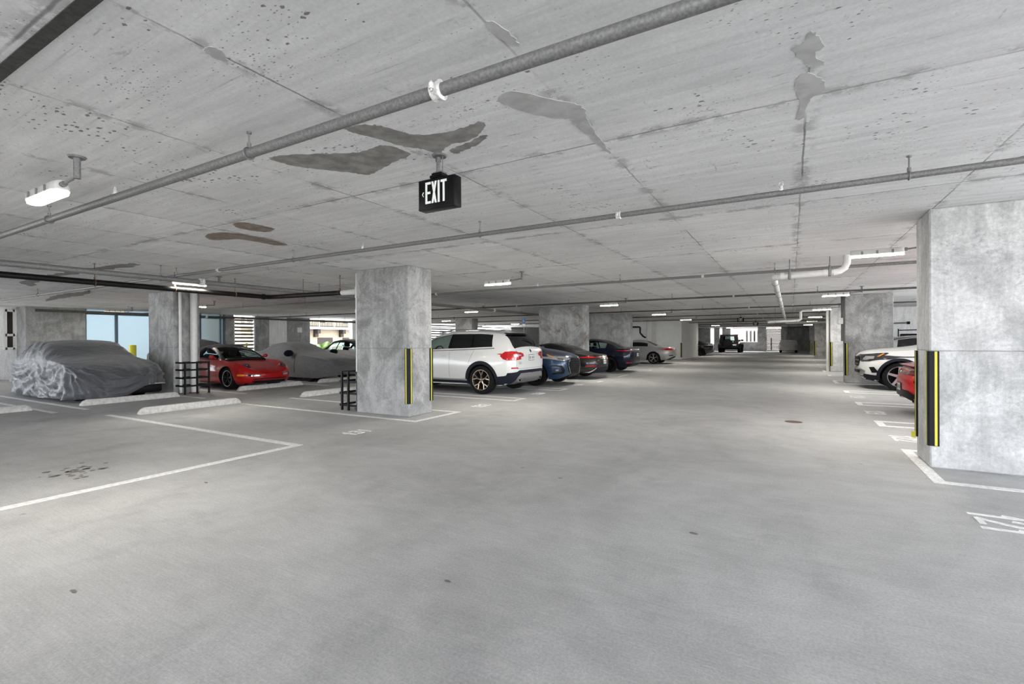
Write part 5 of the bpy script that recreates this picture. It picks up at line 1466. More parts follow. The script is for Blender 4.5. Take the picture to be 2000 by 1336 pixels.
# --- white SUV with the three box grille, right -----------------------------------
GL = dict(L=4.66, R=.37, axles=[(1.48, .435), (-1.39, .435)], paint='paint_white', nose=(.62, 2.8), tail=(.45, 3.8),
 zb=[(2.33, .36), (2.1, .25), (1.9, .24), (-1.9, .26), (-2.33, .45)],
 zs=[(2.33, .86), (2.2, .95), (1.9, 1.01), (1.4, 1.05), (.6, 1.09), (-1.9, 1.12), (-2.33, .98)],
 zt=[(2.33, .90), (2.24, .99), (2.0, 1.06), (1.5, 1.12), (1.1, 1.17), (.95, 1.20), (.1, 1.59), (-.4, 1.645), (-1.3, 1.62), (-1.95, 1.48), (-2.2, 1.15), (-2.33, 1.0)],
 hb=[(-2.3, .80), (0, .83), (2.3, .78)], hm=[(-2.3, .92), (-1.4, .945), (0, .91), (1.4, .94), (2.3, .90)], hs=[(-2.3, .84), (0, .88), (1.4, .87), (2.3, .80)],
 ht=[(-2.3, .72), (-1.9, .60), (.1, .60), (.95, .74), (2.2, .64)], cr=[(-2.3, .04), (-.4, .05), (1, .06), (2.2, .04)],
 regions=[('side_window', 'glassdark', -1.6, .75, 'G', 1, 7), ('windshield', 'glassdark', .14, .92, 'T', 1, 7), ('rear_window', 'glassdark', -2.15, -1.98, 'T', 0, 7)])
c = Car('white SUV with a chrome grille, nose out behind the red coupe on the right', (3.93, 16.84), math.pi, GL)
c.wheels('alu', ('star', 5), .24, .27); c.arch('trim', .06, lo=-.25, zmin=.25)
gr = c.decal('grille', 'black', [('F', [(.46, .88), (.50, .80), (.40, .62), (-.40, .62), (-.50, .80), (-.46, .88)])], .012)[0]
c.decal('grille_bar', 'chrome', [('F', [(.47, .80), (.46, .765), (-.46, .765), (-.47, .80)]), ('F', [(.42, .70), (.41, .67), (-.41, .67), (-.42, .70)])], .022, gr)
c.badge('F', 0, .76, .085)
c.decal('headlight', 'lampdark', [('F', [(.50, .80), (.56, .90), (.74, .93), (.92, .92), (.92, .82), (.78, .76), (.58, .745)]), ('L', [(2.34, .93), (1.95, .985), (1.74, 1.0), (1.70, .985), (1.90, .85), (2.10, .79), (2.34, .77)])], .010, sym=True)
c.decal('headlight_beam', 'lampclear', [('L', [(2.20, .81), (2.02, .83), (2.0, .90), (2.18, .90)]), ('F', [(.62, .80), (.74, .80), (.76, .87), (.64, .87)])], .015, sym=True)
c.decal('turn_lamp', 'amber', [('L', [(1.90, .90), (1.79, .975), (1.82, .98), (1.96, .885)])], .014, sym=True)
c.decal('bumper_vent', 'black', [('L', [(2.06, .46), (1.92, .47), (2.02, .62), (2.12, .61)])], .012, sym=True)
c.decal('skid_plate', 'alu', [('F', [(.60, .36), (.70, .50), (.56, .56), (-.56, .56), (-.70, .50), (-.60, .36)])], .012)
c.decal('bumper_trim', 'trim', [('L', [(2.34, .30), (1.86, .22), (1.84, .38), (2.34, .44)])], .010, sym=True)
c.decal('lower_grille', 'black', [('F', [(.46, .44), (.50, .52), (-.50, .52), (-.46, .44)])], .02)
c.plate('F', 0, .56, .3, .15); c.mirror(.70, 1.14, 'paint_white')

# --- red coupe, tail only visible ------------------------------------------------
RD = dict(GT); RD['paint'] = 'paint_scarlet'
RD['regions'] = [('side_window', 'glassdark', -.95, .75, 'G', 1, 7), ('windshield', 'glassdark', .14, .92, 'T', 1, 7), ('rear_window', 'glassdark', -1.45, -.72, 'T', 1, 7)]
c = Car('red sports coupe, tail showing past the large right column', (3.98, 11.25), 0, RD)
c.wheels('alu', ('star', 5), .27, .255)
c.decal('light_bar', 'lampdark', [('B', [(.92, .795), (.92, .735), (.60, .73), (-.60, .73), (-.92, .735), (-.92, .795), (-.60, .775), (.60, .775)]), ('L', [(-2.26, .80), (-1.90, .82), (-1.84, .80), (-2.0, .75), (-2.26, .73)]), ('R', [(-2.26, .80), (-1.90, .82), (-1.84, .80), (-2.0, .75), (-2.26, .73)])], .012)
c.decal('light_strip', 'lampred', [('B', [(.90, .765), (.90, .745), (-.90, .745), (-.90, .765)])], .016)
sp_ = MB(); sp_.prism([(-2.12, .855), (-2.16, .885), (-1.80, .935), (-1.74, .915)], -.70, .70, 'xz'); sp_.build('rear_wing', 'paint_scarlet', c.t, 30)
c.decal('spoiler_vent', 'black', [('B', [(.66, .825), (-.66, .825), (-.64, .845), (.64, .845)])], .012)
c.decal('diffuser', 'black', [('B', [(.84, .22), (.84, .34), (.50, .46), (-.50, .46), (-.84, .34), (-.84, .22)]), ('R', [(-2.26, .22), (-1.72, .2), (-1.76, .30), (-2.26, .38)]), ('L', [(-2.26, .22), (-1.72, .2), (-1.76, .30), (-2.26, .38)])], .012)
c.decal('side_vent', 'black', [('R', [(-2.16, .60), (-1.86, .61), (-1.86, .635), (-2.16, .64)])], .010, sym=True)
for sd in (1, -1):
    m = MB(); xe = c.bvh.ray_cast(Vector((-6, sd * .56, .29)), Vector((1, 0, 0)))[0].x; m.rbox(xe - .02, xe + .15, sd * .56 - .085, sd * .56 + .085, .24, .335, .02, 2); m.build('exhaust_tip', 'chrome', c.t)
    MB().rbox(xe - .025, xe, sd * .56 - .07, sd * .56 + .07, .255, .32, .015, 2).build('exhaust_bore', 'well', c.t)
c.plate('B', 0, .50)

# --- far and half hidden cars --------------------------------------------------------
SD = dict(BM); SD['paint'] = 'paint_silver'
SD['regions'] = [('side_window', 'glassdark', -1.1, .78, 'G', 1, 7), ('windshield', 'glassdark', .26, .95, 'T', 1, 7), ('rear_window', 'glassdark', -1.42, -.92, 'T', 1, 7), ('roof_panel', 'paint_black', -.85, .18, 'T', 1, 7), ('roof_side', 'paint_black', -1.3, .5, 'G', 7, 8)]
SD['zt'] = [(2.32, .64), (2.0, .80), (1.3, .92), (1.0, .96), (.2, 1.42), (-.3, 1.475), (-.8, 1.46), (-1.25, 1.39), (-1.75, 1.10), (-1.9, 1.04), (-2.15, .99), (-2.25, .92), (-2.32, .80)]
c = Car('silver sedan with dark glass glimpsed between the two right columns', (4.08, 20.8), 0, SD)
c.wheels('alu', ('v', 5), .24, .25); c.mirror(.70, 1.0, 'paint_silver')
for sd in (1, -1): c.decal('window_trim', 'chrome', [('L' if sd > 0 else 'R', [(-1.55, 1.10), (-1.2, 1.32), (-.6, 1.40), (.2, 1.37), (.8, 1.08), (.8, 1.06), (.2, 1.35), (-.6, 1.38), (-1.2, 1.30), (-1.55, 1.08)])], .010)
WS = dict(SD); WS['zt'] = [(a, b + (.10 if -1.2 < a < .5 else 0)) for a, b in BM['zt']]; WS['paint'] = 'paint_white'
WS['zs'] = [(a, b + .04) for a, b in BM['zs']]
WS['regions'] = [('side_window', 'glass', -.30, .78, 'G', 1, 7), ('side_window', 'glass', -1.1, -.36, 'G', 1, 7), ('pillar_trim', 'black', -.36, -.30, 'G', 1, 7), ('windshield', 'glass', .26, .95, 'T', 1, 7), ('rear_window', 'glass', -1.42, -.92, 'T', 1, 7), ('roof_panel', 'paint_black', -1.5, .95, 'GT', 1, 15)]
c = Car('white sedan with a black roof half hidden behind the main column downpipe', (-15.75, 14.35), 0, WS)
c.wheels('alu', ('v', 5), .24, .25); c.mirror(.66, 1.04, 'paint_white', (.14, .24, .14)); c.cabin(-.5, .6, .5)
c.decal('headlight', 'lampclear', [('F', [(.86, .70), (.52, .72), (.50, .64), (.84, .62)])], .01, sym=True)
BK = dict(TS); BK['paint'] = 'paint_black'
BK['regions'] = [('side_window', 'glassdark', -1.2, .85, 'G', 1, 7), ('windshield', 'glassdark', .16, 1.08, 'T', 1, 7), ('rear_window', 'glassdark', -1.72, -.60, 'T', 1, 7)]
c = Car('black sedan, tail showing past the far edge of the white core block', (-8.0, 44.0), math.pi, BK)
c.wheels('darkalloy', ('v', 5), .235, .25)
c.decal('taillight', 'lampclear', [('B', [(.90, .93), (.55, .945), (.50, .90), (.90, .86)]), ('L', [(-2.345, .92), (-2.02, .95), (-1.96, .925), (-2.345, .87)])], .012, sym=True)
c.plate('B', 0, .74)

def offroader(label, loc, rz):
    t = thing('car', label, 'car', loc, rz)
    B = 'paint_black'
    b = MB()
    b.rbox(-2.05, .55, -.79, .79, .50, 1.15, .05, 2)               # tub
    b.rbox(.50, 1.95, -.66, .66, .62, 1.18, .05, 2)                 # bonnet
    b.build('body', B, t)
    h = MB()
    vs = [(-2.03, -.80, 1.12), (-2.03, .80, 1.12), (.52, -.80, 1.12), (.52, .80, 1.12), (-1.98, -.73, 1.82), (-1.98, .73, 1.82), (.18, -.72, 1.82), (.18, .72, 1.82)]
    def frame(a, bq, c_, d, ins):
        P = [Vector(vs[k]) for k in (a, bq, c_, d)]
        ctr = sum(P, Vector()) / 4
        Q = [p + (ctr - p) * ins for p in P]
        h.add(P + Q, [(0, 1, 5, 4), (1, 2, 6, 5), (2, 3, 7, 6), (3, 0, 4, 7)])
        return Q
    panes = [frame(0, 1, 5, 4, .42), frame(2, 3, 7, 6, .30), frame(0, 2, 6, 4, .18), frame(1, 3, 7, 5, .18)]
    h.rbox(-2.0, .22, -.75, .75, 1.79, 1.87, .025, 2)
    h.build('hard_top', B, t)
    for P in panes: MB().add(P, [(0, 1, 2, 3)]).build('window', 'glass', t, 0)
    for x in (1.25, -1.30):
        for sd in (1, -1):
            f = MB(); pts = [(x + .52 * math.cos(a), .42 + .50 * math.sin(a)) for a in np.linspace(.15, math.pi - .15, 12)]
            poly = pts + [(x + .46 * math.cos(a), .42 + .44 * math.sin(a)) for a in np.linspace(math.pi - .15, .15, 12)]
            f.prism(poly, min(sd * .66, sd * .95), max(sd * .66, sd * .95), 'xz'); f.build('fender_flare', 'trim', t)
            w_ = MB(); yo = sd * .93; yi = sd * .67
            w_.lathe([(.24, yi), (.37, yi), (.405, yi + sd * .05), (.405, yo - sd * .05), (.37, yo), (.24, yo), (.23, yo - sd * .05)], 28, 'y', (x, 0, .405))
            ww = w_.build('wheel', 'tyre', t)
            r_ = MB().lathe([(.24, yo - sd * .01), (.12, yo - sd * .05), (0, yo - sd * .04)], 20, 'y', (x, 0, .405)); r_.build('rim', 'darkalloy', ww)
    MB().rbox(1.93, 1.99, -.60, .60, .68, 1.16, .02, 2).build('grille', 'trim', t)
    for k in range(-3, 4): MB().rbox(1.985, 2.0, k * .085 - .02, k * .085 + .02, .78, 1.10, .006, 1).build('grille_slot', 'well', t)
    for sd in (1, -1): MB().lathe([(0, 2.02), (.07, 2.015), (.095, 1.99), (.1, 1.95)], 20, 'x', (0, sd * .47, .97)).build('headlight', 'lampclear', t)
    MB().rbox(1.98, 2.24, -.82, .82, .52, .70, .04, 2).build('bumper', 'trim', t)
    MB().rbox(-2.20, -2.03, -.82, .82, .52, .68, .04, 2).build('bumper', 'trim', t)
    MB().lathe([(.20, -2.06), (.38, -2.06), (.40, -2.12), (.40, -2.24), (.37, -2.29), (.2, -2.27), (0, -2.25)], 28, 'x', (0, .08, 1.02)).build('spare_wheel', 'tyre', t)
    for sd in (1, -1):
        MB().rbox(.45, .55, min(sd * .80, sd * 1.02), max(sd * .80, sd * 1.02), 1.18, 1.36, .03, 2).build('mirror', B, t)
        MB().rbox(-2.09, -2.04, sd * .68 - .06, sd * .68 + .06, .80, 1.0, .01, 1).build('taillight', 'lampdark', t)
    MB().box(-1.5, 1.5, -.5, .5, .42, .55).tube([(1.25, -.8, .405), (1.25, .8, .405)], .05, 8).tube([(-1.3, -.8, .405), (-1.3, .8, .405)], .05, 8).build('chassis', 'well', t)
    MB().rbox(-2.10, -2.085, -.62, -.34, .74, .88, .004, 1).build('license_plate', 'plate', t)
    return t
fo = offroader('black boxy off-roader standing against the light at the far end of the aisle', (-5.55, 56.4, 0), math.pi / 2)
fo.scale = (1.05, 1.14, 1.0)
offroader('black off-roader, round lamp and bumper poking past the white pipe column', (3.85, 29.3, 0), math.pi)

# --- car covers -----------------------------------------------------------------------
def covered(label, loc, rz, S, fold, mat, extra=None, hem=None):
    S = dict(S); S.setdefault('axles', []); S['R'] = .3; S['paint'] = mat; S['regions'] = []
    c = Car(label, loc, rz, S, 'covered_car')
    for ch in list(c.t.children): bpy.data.objects.remove(ch, do_unlink=True)
    # denser loft for the cloth
    h = c.L / 2; V = []; nx = 150; ns = 46
    xs = [-h * math.cos(math.pi * i / nx) * .55 - h * (1 - 2 * i / nx) * .45 for i in range(nx + 1)]
    for x in xs:
        zb, zs, zt, ht, cr, m = [c.fn[k](x) for k in ('zb', 'zs', 'zt', 'ht', 'cr')] + [c.m(x)]
        half = []
        zr = zt - cr; yt = ht * m; ys = c.side_y(x, zs)
        for k in range(23):
            z = zb + (zs - zb) * k / 22; half.append((x, c.side_y(x, z), z))
        for k in range(1, 13):
            q = k / 12; half.append((x, ys + (yt - ys) * q + .02 * math.sin(math.pi * q) * m, zs + (zr - zs) * q))
        for k in range(1, 12):
            q = k / 11; half.append((x, yt * (1 - q), zr + cr * (1 - (1 - q) ** 2)))
        full = half + [(p[0], -p[1], p[2]) for p in reversed(half[:-1])]
        V.append(full)
    J = len(V[0])
    mb = MB()
    mb.v = [p for r_ in V for p in r_]
    mb.f = [(i * J + j, (i + 1) * J + j, (i + 1) * J + j + 1, i * J + j + 1) for i in range(nx) for j in range(J - 1)]
    mb.mi = [0] * len(mb.f)
    o = c.weld(mb).build('cover', mat, c.t, 180)
    me = o.data
    for _ in range(2):   # soften
        bm = bmesh.new(); bm.from_mesh(me); bmesh.ops.smooth_vert(bm, verts=[q for q in bm.verts if not q.is_boundary], factor=.5, use_axis_x=True, use_axis_y=True, use_axis_z=True); bm.to_mesh(me); bm.free()
    me.update()
    nr = [q.normal.copy() for q in me.vertices]
    for q, n_ in zip(me.vertices, nr):
        p = q.co.copy()
        d = fold(p, n_)
        if isinstance(d, tuple): d, lift = d
        else: lift = 0
        q.co = p + n_ * d + Vector((0, 0, lift))
        if q.co.z < .03: q.co.z = .03
    me.update()
    so = o.modifiers.new('cloth', 'SOLIDIFY'); so.thickness = .006; so.offset = -1
    return c
def ridge(p, f, seed=0):
    v = noise.noise(Vector((p.x * f[0] + seed, p.y * f[1] + seed * 2.3, p.z * f[2] - seed)))
    return 1 - abs(v) * 2.2
def fold1(p, n_):
    nz = lambda a, b, c_, k=0: noise.noise(Vector((p.x * a + k, p.y * b - k, p.z * c_ + 2 * k)))
    low = min(max((1.0 - p.z) / .35, 0), 1)
    side = min(1, abs(n_.y) * 1.25 + max(0, -n_.x))
    front = min(1, max(0, (p.x - 1.2) / .5))
    hem = min(max((.62 - p.z) / .4, 0), 1)
    d = .012 * nz(2.2, 2.2, 2.2) + .005 * nz(7, 7, 7)
    # flank: swags slung between the wing, the mirror and the tail
    ph = 10.5 * (p.z + .42 * abs(math.sin(1.35 * (p.x + .25)))) + 2.2 * nz(1.0, 1, 1.5, 3)
    d += side * low * (1 - front * .6) * .045 * (1 - abs(math.sin(ph)) * 1.6)
    d += side * low * .030 * (1 - abs(nz(3.0, 1, 1.4, 5)) * 3.2)
    d += side * low * .014 * (1 - abs(nz(7.0, 1, 5.0, 8)) * 3.0)
    # nose corner and front skirt: pleats fanning down from the wing top
    fan = math.atan2(p.y + .95, .98 - p.z) if p.y < .1 else p.y * 1.3
    d += front * low * (.045 * (1 - abs(math.sin(9 * fan + 1.5 * nz(1.5, 1.5, 1.5))) * 1.7) + .022 * (1 - abs(math.sin(23 * fan + 3 * nz(2, 2, 2))) * 1.6))
    d += hem * .014 * nz(9, 9, 2)
    up = min(max((p.z - .92) / .25, 0), 1)
    d += up * side * .034 * (1 - abs(nz(5.0, 1, 1.2, 9) + .35 * math.sin(3 * (p.x + p.z))) * 2.4)
    lift = 0
    if p.z < .75 and p.x > 1.4:
        k = max(0, min(1, (p.y + .05) / .55)) * max(0, min(1, (p.x - 1.5) / .4)) * max(0, 1 - (p.z - .08) / .60)
        lift = .24 * math.sin(min(k, 1) * math.pi / 2)
    return d, lift
C1 = dict(L=4.55, axles=[], nose=(.75, 2.6), tail=(.7, 3.0),
 zb=[(-2.3, .09), (0, .06), (2.3, .09)],
 zs=[(2.275, .52), (2.0, .72), (1.5, .86), (.9, .93), (-.6, .98), (-1.6, .98), (-2.1, .88), (-2.275, .70)],
 zt=[(2.275, .55), (2.0, .74), (1.4, .90), (1.0, .985), (.75, 1.04), (-.1, 1.40), (-.5, 1.455), (-1.0, 1.44), (-1.5, 1.25), (-1.95, 1.02), (-2.2, .88), (-2.275, .72)],
 hb=[(-2.2, .94), (0, .955), (2.2, .94)], hm=[(-2.2, .95), (0, .95), (2.2, .95)], hs=[(-2.2, .90), (0, .92), (1.5, .90), (2.2, .84)],
 ht=[(-2.2, .74), (-1.5, .72), (-.5, .71), (0, .71), (.8, .76), (1.4, .76), (2.2, .70)], cr=[(-2.2, .05), (2.2, .05)])
c = covered('car under a crumpled grey blue cover, hem lifted at the nose', (-15.95, 5.42), 0, C1, fold1, 'cover_grey')
MB().rbox(1.55, 2.16, -.20, .80, .13, .34, .06, 2).build('front_bumper', 'black', c.t)
MB().rbox(1.75, 2.20, .20, .84, .33, .37, .015, 2).build('bumper_edge', 'alu', c.t)
for x in (1.35, -1.35):
    for sd in (1, -1): MB().lathe([(.16, sd * .50), (.29, sd * .50), (.30, sd * .54), (.30, sd * .66), (.28, sd * .69), (.2, sd * .68), (0, sd * .66)], 28, 'y', (x, 0, .30)).build('wheel', 'tyre', c.t)

def fold2(p, n_):
    d = .006 * noise.noise(p * 1.5)
    hip = lambda x0, r_: math.exp(-((p.x - x0) / r_) ** 2)
    fl = abs(n_.y)
    d += fl * .045 * (hip(1.35, .42) + hip(-1.35, .45)) * math.exp(-((p.z - .42) / .28) ** 2)
    d -= fl * .05 * math.exp(-((p.x) / .75) ** 2) * math.exp(-((p.z - .40) / .3) ** 2)
    d += .008 * math.sin(14 * (p.x * .5 + p.z)) * fl * max(0, min(1, (.5 - p.z) / .3))
    if n_.x > .3: d -= .04 * math.exp(-((abs(p.y) - .42) / .16) ** 2) * math.exp(-((p.z - .52) / .14) ** 2)
    return d
C2 = dict(L=4.6, axles=[], nose=(.62, 2.9), tail=(.6, 2.8),
 zb=[(2.3, .22), (1.9, .14), (0, .13), (-1.9, .16), (-2.3, .24)],
 zs=[(2.3, .62), (2.1, .76), (1.7, .84), (1.2, .89), (.6, .90), (-.6, .93), (-1.3, .98), (-2.0, .97), (-2.3, .80)],
 zt=[(2.3, .66), (2.1, .79), (1.7, .87), (1.1, .96), (.8, 1.0), (-.05, 1.32), (-.4, 1.375), (-.85, 1.34), (-1.6, 1.06), (-2.1, 1.03), (-2.3, .88)],
 hb=[(-2.2, .86), (0, .86), (2.2, .84)], hm=[(-2.2, .94), (-1.3, .965), (0, .91), (1.35, .955), (2.2, .92)], hs=[(-2.2, .84), (0, .83), (1.4, .83), (2.2, .78)],
 ht=[(-2.2, .70), (-1.6, .62), (-.8, .53), (0, .53), (.9, .68), (2.2, .64)], cr=[(-2.2, .04), (2.2, .05)])
c = covered('coupe under a smooth dark stretch cover with mirror pockets', (-15.72, 11.70), 0, C2, fold2, 'cover_stretch')
for sd in (1, -1):
    m = MB(); bm = bmesh.new(); bmesh.ops.create_icosphere(bm, subdivisions=3, radius=1)
    for q in bm.verts: q.co = (.55 + q.co.x * .11, sd * (.96 + q.co.y * .17), .97 + q.co.z * .115 + q.co.x * .02)
    m.bm(bm); m.build('mirror_pocket', 'softtop', c.t, 180)
m = MB()
for sd in (-1, 1):
    pts = [(x, sd * (c.side_y(x, z) + .012), z) for x, z in ((.80, .30), (.82, .55), (.80, .78), (.74, .88))]
    m.tube(pts, .006, 6)
m.build('cover_seam', 'softtop', c.t)
for x in (1.4, -1.4):
    for sd in (1, -1): MB().lathe([(.16, sd * .62), (.32, sd * .62), (.33, sd * .66), (.33, sd * .80), (.31, sd * .83), (.2, sd * .82), (0, sd * .8)], 28, 'y', (x, 0, .33)).build('wheel', 'tyre', c.t)

def fold3(p, n_):
    return .02 * noise.noise(p * 1.6) + abs(n_.y) * .02 * math.sin(6 * p.z + 3 * noise.noise(p)) + .012 * (ridge(p, (2, 2, 2), 3) - .5)
C3 = dict(C1); C3['L'] = 4.4; C3['zb'] = [(-2.2, .0), (2.2, .0)]
C3['zt'] = [(2.2, .55), (1.9, .74), (1.4, .90), (.95, 1.0), (.75, 1.06), (0, 1.42), (-.5, 1.50), (-1.2, 1.47), (-1.7, 1.25), (-2.05, 1.0), (-2.2, .80)]
c = covered('dark grey covered car in front of the frosted glass, behind the convertible', (-22.5, 11.95), math.pi / 2, C3, fold3, 'cover_dark')
def fold4(p, n_): return .012 * noise.noise(p * 1.7)
C4 = dict(C1); C4['L'] = 4.3; C4['zb'] = [(-2.2, .26), (0, .24), (2.2, .26)]
C4['zt'] = [(2.15, .62), (1.9, .80), (1.4, .93), (1.0, .99), (.8, 1.03), (0, 1.25), (-.5, 1.29), (-1.0, 1.25), (-1.6, 1.0), (-2.0, .90), (-2.15, .74)]
C4['hb'] = [(-2.2, .80), (0, .82), (2.2, .80)]; C4['hm'] = [(-2.2, .85), (0, .86), (2.2, .85)]; C4['hs'] = [(-2.2, .80), (2.2, .78)]
c = covered('cream covered car facing out before the dark end wall', (-.25, 57.6), -math.pi / 2, C4, fold4, 'cover_cream')
for x in (1.3, -1.3):
    for sd in (1, -1): MB().lathe([(.16, sd * .58), (.29, sd * .58), (.30, sd * .62), (.30, sd * .76), (.28, sd * .79), (0, sd * .77)], 24, 'y', (x, 0, .30)).build('wheel', 'tyre', c.t)
# ------------------------------------------------------------------ small things
t = thing('luggage_cart', 'black tubular luggage cart with a hooped handle before the white wall', 'cart', (4.35, 24.6, 0))
m = MB()
pts = [(.12, 0, .25), (.12, 0, 1.72)] + [(.12 + .095 - .095 * math.cos(a), 0, 1.72 + .13 * math.sin(a)) for a in np.linspace(.2, math.pi - .2, 9)] + [(.31, 0, 1.72), (.36, 0, .25)]
m.tube(pts, .022, 8); m.tube([(-.62, 0, 1.70), (.30, 0, 1.72)], .02, 8); m.tube([(-.62, 0, .25), (-.62, 0, 1.76)], .02, 8)
m.build('frame', 'blackpaint', t)
MB().rbox(-.66, .55, -.3, .3, .20, .26, .02, 2).build('deck', 'blackpaint', t)
for x in (-.55, .45):
    for y in (-.25, .25): MB().lathe([(0, y - .02), (.09, y - .02), (.10, y), (.09, y + .02), (0, y + .02)], 16, 'y', (x, 0, .10)).build('caster', 'rubber', t)
o = MB().rbox(-.50, .04, -.20, .20, .262, 1.56, .04, 3).build('bag', 'softtop'); o.location = (4.30, 24.6, 0); tag(o, 'dark blue bag standing on the luggage cart', 'bag')
o = MB().rbox(-.15, .15, -.2, .2, 0, 1.53, .10, 3).build('bag', 'blackpaint'); o.location = (5.1, 24.7, 0); tag(o, 'black bag standing right of the luggage cart', 'bag')
o = MB().tube([(3.3, 26.45, 2.02), (4.3, 26.45, 2.04)], .03, 8).build('wall_pipe', 'steel'); tag(o, 'short grey pipe with black end high on the white cross wall', 'pipe')
MB().tube([(4.3, 26.45, 2.04), (4.4, 26.45, 2.04)], .06, 8).build('end_valve', 'black', o)
MB().tube([(3.6, 26.45, 2.03), (3.6, 26.6, 2.03)], .02, 6).tube([(4.1, 26.45, 2.03), (4.1, 26.6, 2.03)], .02, 6).build('bracket', 'steel', o)

o = MB().rbox(-.075, .075, -.012, .012, 2.10, 2.30, .006, 1).build('parking_sign', 'blue_sign'); o.location = (-9.63, 17.7, 0)
tag(o, 'blue accessible parking sign on a post behind the white SUV', 'sign')
MB().tube([(0, .03, 0), (0, .03, 2.3)], .025, 8).build('sign_post', 'steel', o)
m = MB().tube([(-.01, -.016, 2.25), (-.01, -.016, 2.19), (.025, -.016, 2.185), (.038, -.016, 2.145)], .006, 6)
m.ring(.03, .005, 16, 6, 'y', (-.0, -.016, 2.165)); m.lathe([(0, -.018), (.01, -.018), (.01, -.010)], 12, 'y', (-.01, 0, 2.27)); m.build('wheelchair_symbol', 'plate', o)
MB().rbox(-.06, .06, -.012, .012, 1.95, 2.06, .006, 1).build('lower_plate', 'plate', o)

t = thing('convex_mirror', 'round convex traffic mirror on a white post near the end wall', 'mirror', (2.0, 56.5, 0))
MB().tube([(0, 0, 0), (0, 0, 1.9)], .05, 10).build('mirror_post', 'pvc', t)
m = MB(); prof = [(.38 * math.sin(a), -.10 - .10 * math.cos(a)) for a in np.linspace(0, math.pi / 2, 8)]
m.lathe(prof, 28, 'y', (0, 0, 2.15)); m.build('mirror_dish', 'mirror', t)
m = MB(); m.ring(.385, .02, 28, 8, 'y', (0, -.09, 2.15)); m.lathe([(.38, -.08), (.2, -.03), (0, -.02)], 24, 'y', (0, 0, 2.15)); m.build('mirror_rim', 'frame', t)
for (x, y, h, lab) in ((-21.2, 8.57, 1.29, 'yellow bollard behind the grey covered car, by the frosted glass'),):
    o = MB().lathe([(.11, 0), (.11, h - .04), (.09, h - .01), (0, h)], 20, 'z', (x, y, 0)).build('bollard', 'yellow'); tag(o, lab, 'bollard')
o = MB().lathe([(.11, 0), (.11, 1.05), (0, 1.08)], 20, 'z', (-21.8, 9.25, 0)).build('bollard', 'yellow')
bpy.data.objects.remove(o)
o = MB().rbox(-.09, .09, -.03, .03, 1.16, 1.31, .03, 2).build('caution_marker', 'yellow'); o.location = (-23.6, 14.38, 0); tag(o, 'yellow marker on a post in front of the louvre', 'marker')
MB().tube([(0, 0, 0), (0, 0, 1.25)], .03, 8).build('marker_post', 'steel', o)
o = MB().box(WX - .005, WX + .004, 17.92, 18.22, 1.90, 2.18).build('wall_notice', 'plate', None, 0); tag(o, 'small white notice on the dark pier', 'notice')
o = MB().rbox(-8.60, -8.57, 61.85, 62.0, .9, 1.0, .005, 1).build('wall_box', 'stop'); tag(o, 'tiny box on the dark far end wall', 'box')

# ------------------------------------------------------------------ outdoors
def building(label, x, y0, y1):
    t = thing('building', label, 'building', (x, y0, -.35))
    W_ = y1 - y0
    MB().box(-6, 0, 0, W_, 0, 7.0).build('wall', 'stucco', t, 0)
    MB().box(-.1, .75, -.3, W_ + .3, 2.72, 2.90).build('ledge', 'stucco_white', t, 0)
    k = 0
    y = 1.0
    while y < W_ - 1:
        MB().rbox(0, .55, y - .16, y + .16, 2.38, 2.72, .02, 1).rbox(0, .28, y - .16, y + .16, 2.10, 2.40, .02, 1).build('corbel', 'brown', t)
        MB().box(-.05, .03, y + .25, y + 1.75, 0.3, 2.05).build('shutter', 'brown', t, 0)
        MB().box(-.04, .02, y + .3, y + 1.0, 3.3, 4.9).build('window', 'glassdark', t, 0)
        y += 2.55
    r = MB(); r.box(.60, .64, -.3, W_ + .3, 3.78, 3.84).box(.60, .64, -.3, W_ + .3, 2.95, 2.99)
    y = -.3
    while y < W_ + .3:
        r.box(.61, .63, y - .012, y + .012, 2.9, 3.8); y += .13
    r.build('railing', 'blackpaint', t, 0)
    for i in range(int(W_ // 1.5)): MB().box(.58, .66, i * 1.5 - .05, i * 1.5 + .05, 2.9, 3.86).build('railing_post', 'stucco_white', t, 0)
    return t
building('beige building with a railed balcony outside the palm opening', -33.5, 20.0, 34.0)
t = thing('building', 'pale far building seen through the bright end opening', 'building', (-12, 80, -.35))
MB().box(0, 15, 0, 8, 0, 9).build('wall', 'stucco_pink', t, 0)
for i in range(5): MB().box(6.2 + i * .5, 6.4 + i * .5, -.05, .02, 1.4, 3.0).build('window', 'glassdark', t, 0)
t = thing('building', 'white building outside the far left opening', 'building', (-44, 36, -.35))
MB().box(-5, 0, 0, 24, 0, 8).build('wall', 'stucco_white', t, 0)
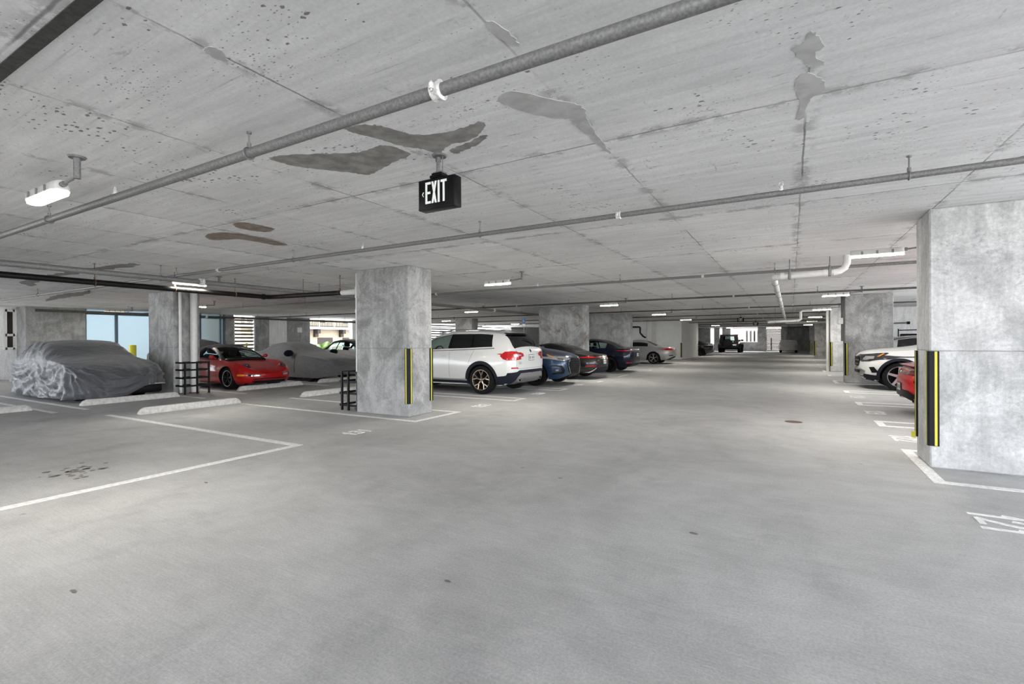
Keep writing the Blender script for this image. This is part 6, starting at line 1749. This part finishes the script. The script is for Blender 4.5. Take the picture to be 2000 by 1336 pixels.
for i in range(6): MB().box(-.05, .03, 2 + i * 3.5, 3.6 + i * 3.5, 1.2, 3.2).build('window', 'glassdark', t, 0)

def frond(mb_leaf, mb_stem, base, az, length, rise, droop, n=26):
    d = Vector((math.cos(az), math.sin(az), 0))
    pts = []
    for i in range(n + 1):
        s_ = i / n
        pts.append(Vector(base) + d * length * s_ * (1 - .15 * s_) + Vector((0, 0, rise * s_ - droop * s_ * s_)))
    mb_stem.tube([pts[k] for k in range(0, n + 1, 2)], [.018 * (1 - .8 * k / n) + .003 for k in range(0, n + 1, 2)], 5)
    for i in range(3, n + 1):
        t_ = (pts[i] - pts[i - 1]).normalized()
        sd_ = t_.cross(Vector((0, 0, 1))).normalized()
        up = sd_.cross(t_)
        L_ = length * .30 * math.sin(math.pi * min(1, .12 + .88 * i / n)) + .06
        for s2 in (1, -1):
            tip = pts[i] + sd_ * s2 * L_ * .85 + t_ * L_ * .55 - Vector((0, 0, L_ * .20)) + up * .04
            w_ = t_ * .024
            mid = (pts[i] + tip) / 2 + up * L_ * .10
            mb_leaf.add([pts[i] - w_, pts[i] + w_, mid + w_ * 1.2, tip, mid - w_ * 1.2], [(0, 1, 2, 3, 4)])
def palm(label, loc, n, L_, seed):
    rng = random.Random(seed)
    t = thing('palm', label, 'palm', loc)
    for i in range(n):
        lf, stm = MB(), MB()
        frond(lf, stm, (0, 0, .35), 2 * math.pi * i / n + rng.uniform(-.3, .3), L_ * rng.uniform(.8, 1.1), rng.uniform(1.2, 2.1), rng.uniform(.7, 1.3))
        f = lf.build('frond', 'palm', t, 0, False); stm.build('rachis', 'palmstem', f)
    MB().lathe([(.10, 0), (.13, .2), (.09, .45), (.0, .5)], 12, 'z').build('trunk', 'palmstem', t)
    return t
palm('bright green palm left of centre in the opening beside the dark pier', (-27.6, 21.9, -.3), 11, 1.6, 1)
palm('taller green palm in front of the beige building', (-30.2, 25.7, -.3), 10, 1.7, 2)
palm('low palm seen through the louvre blades', (-26.6, 15.1, -.3), 9, 1.3, 4)
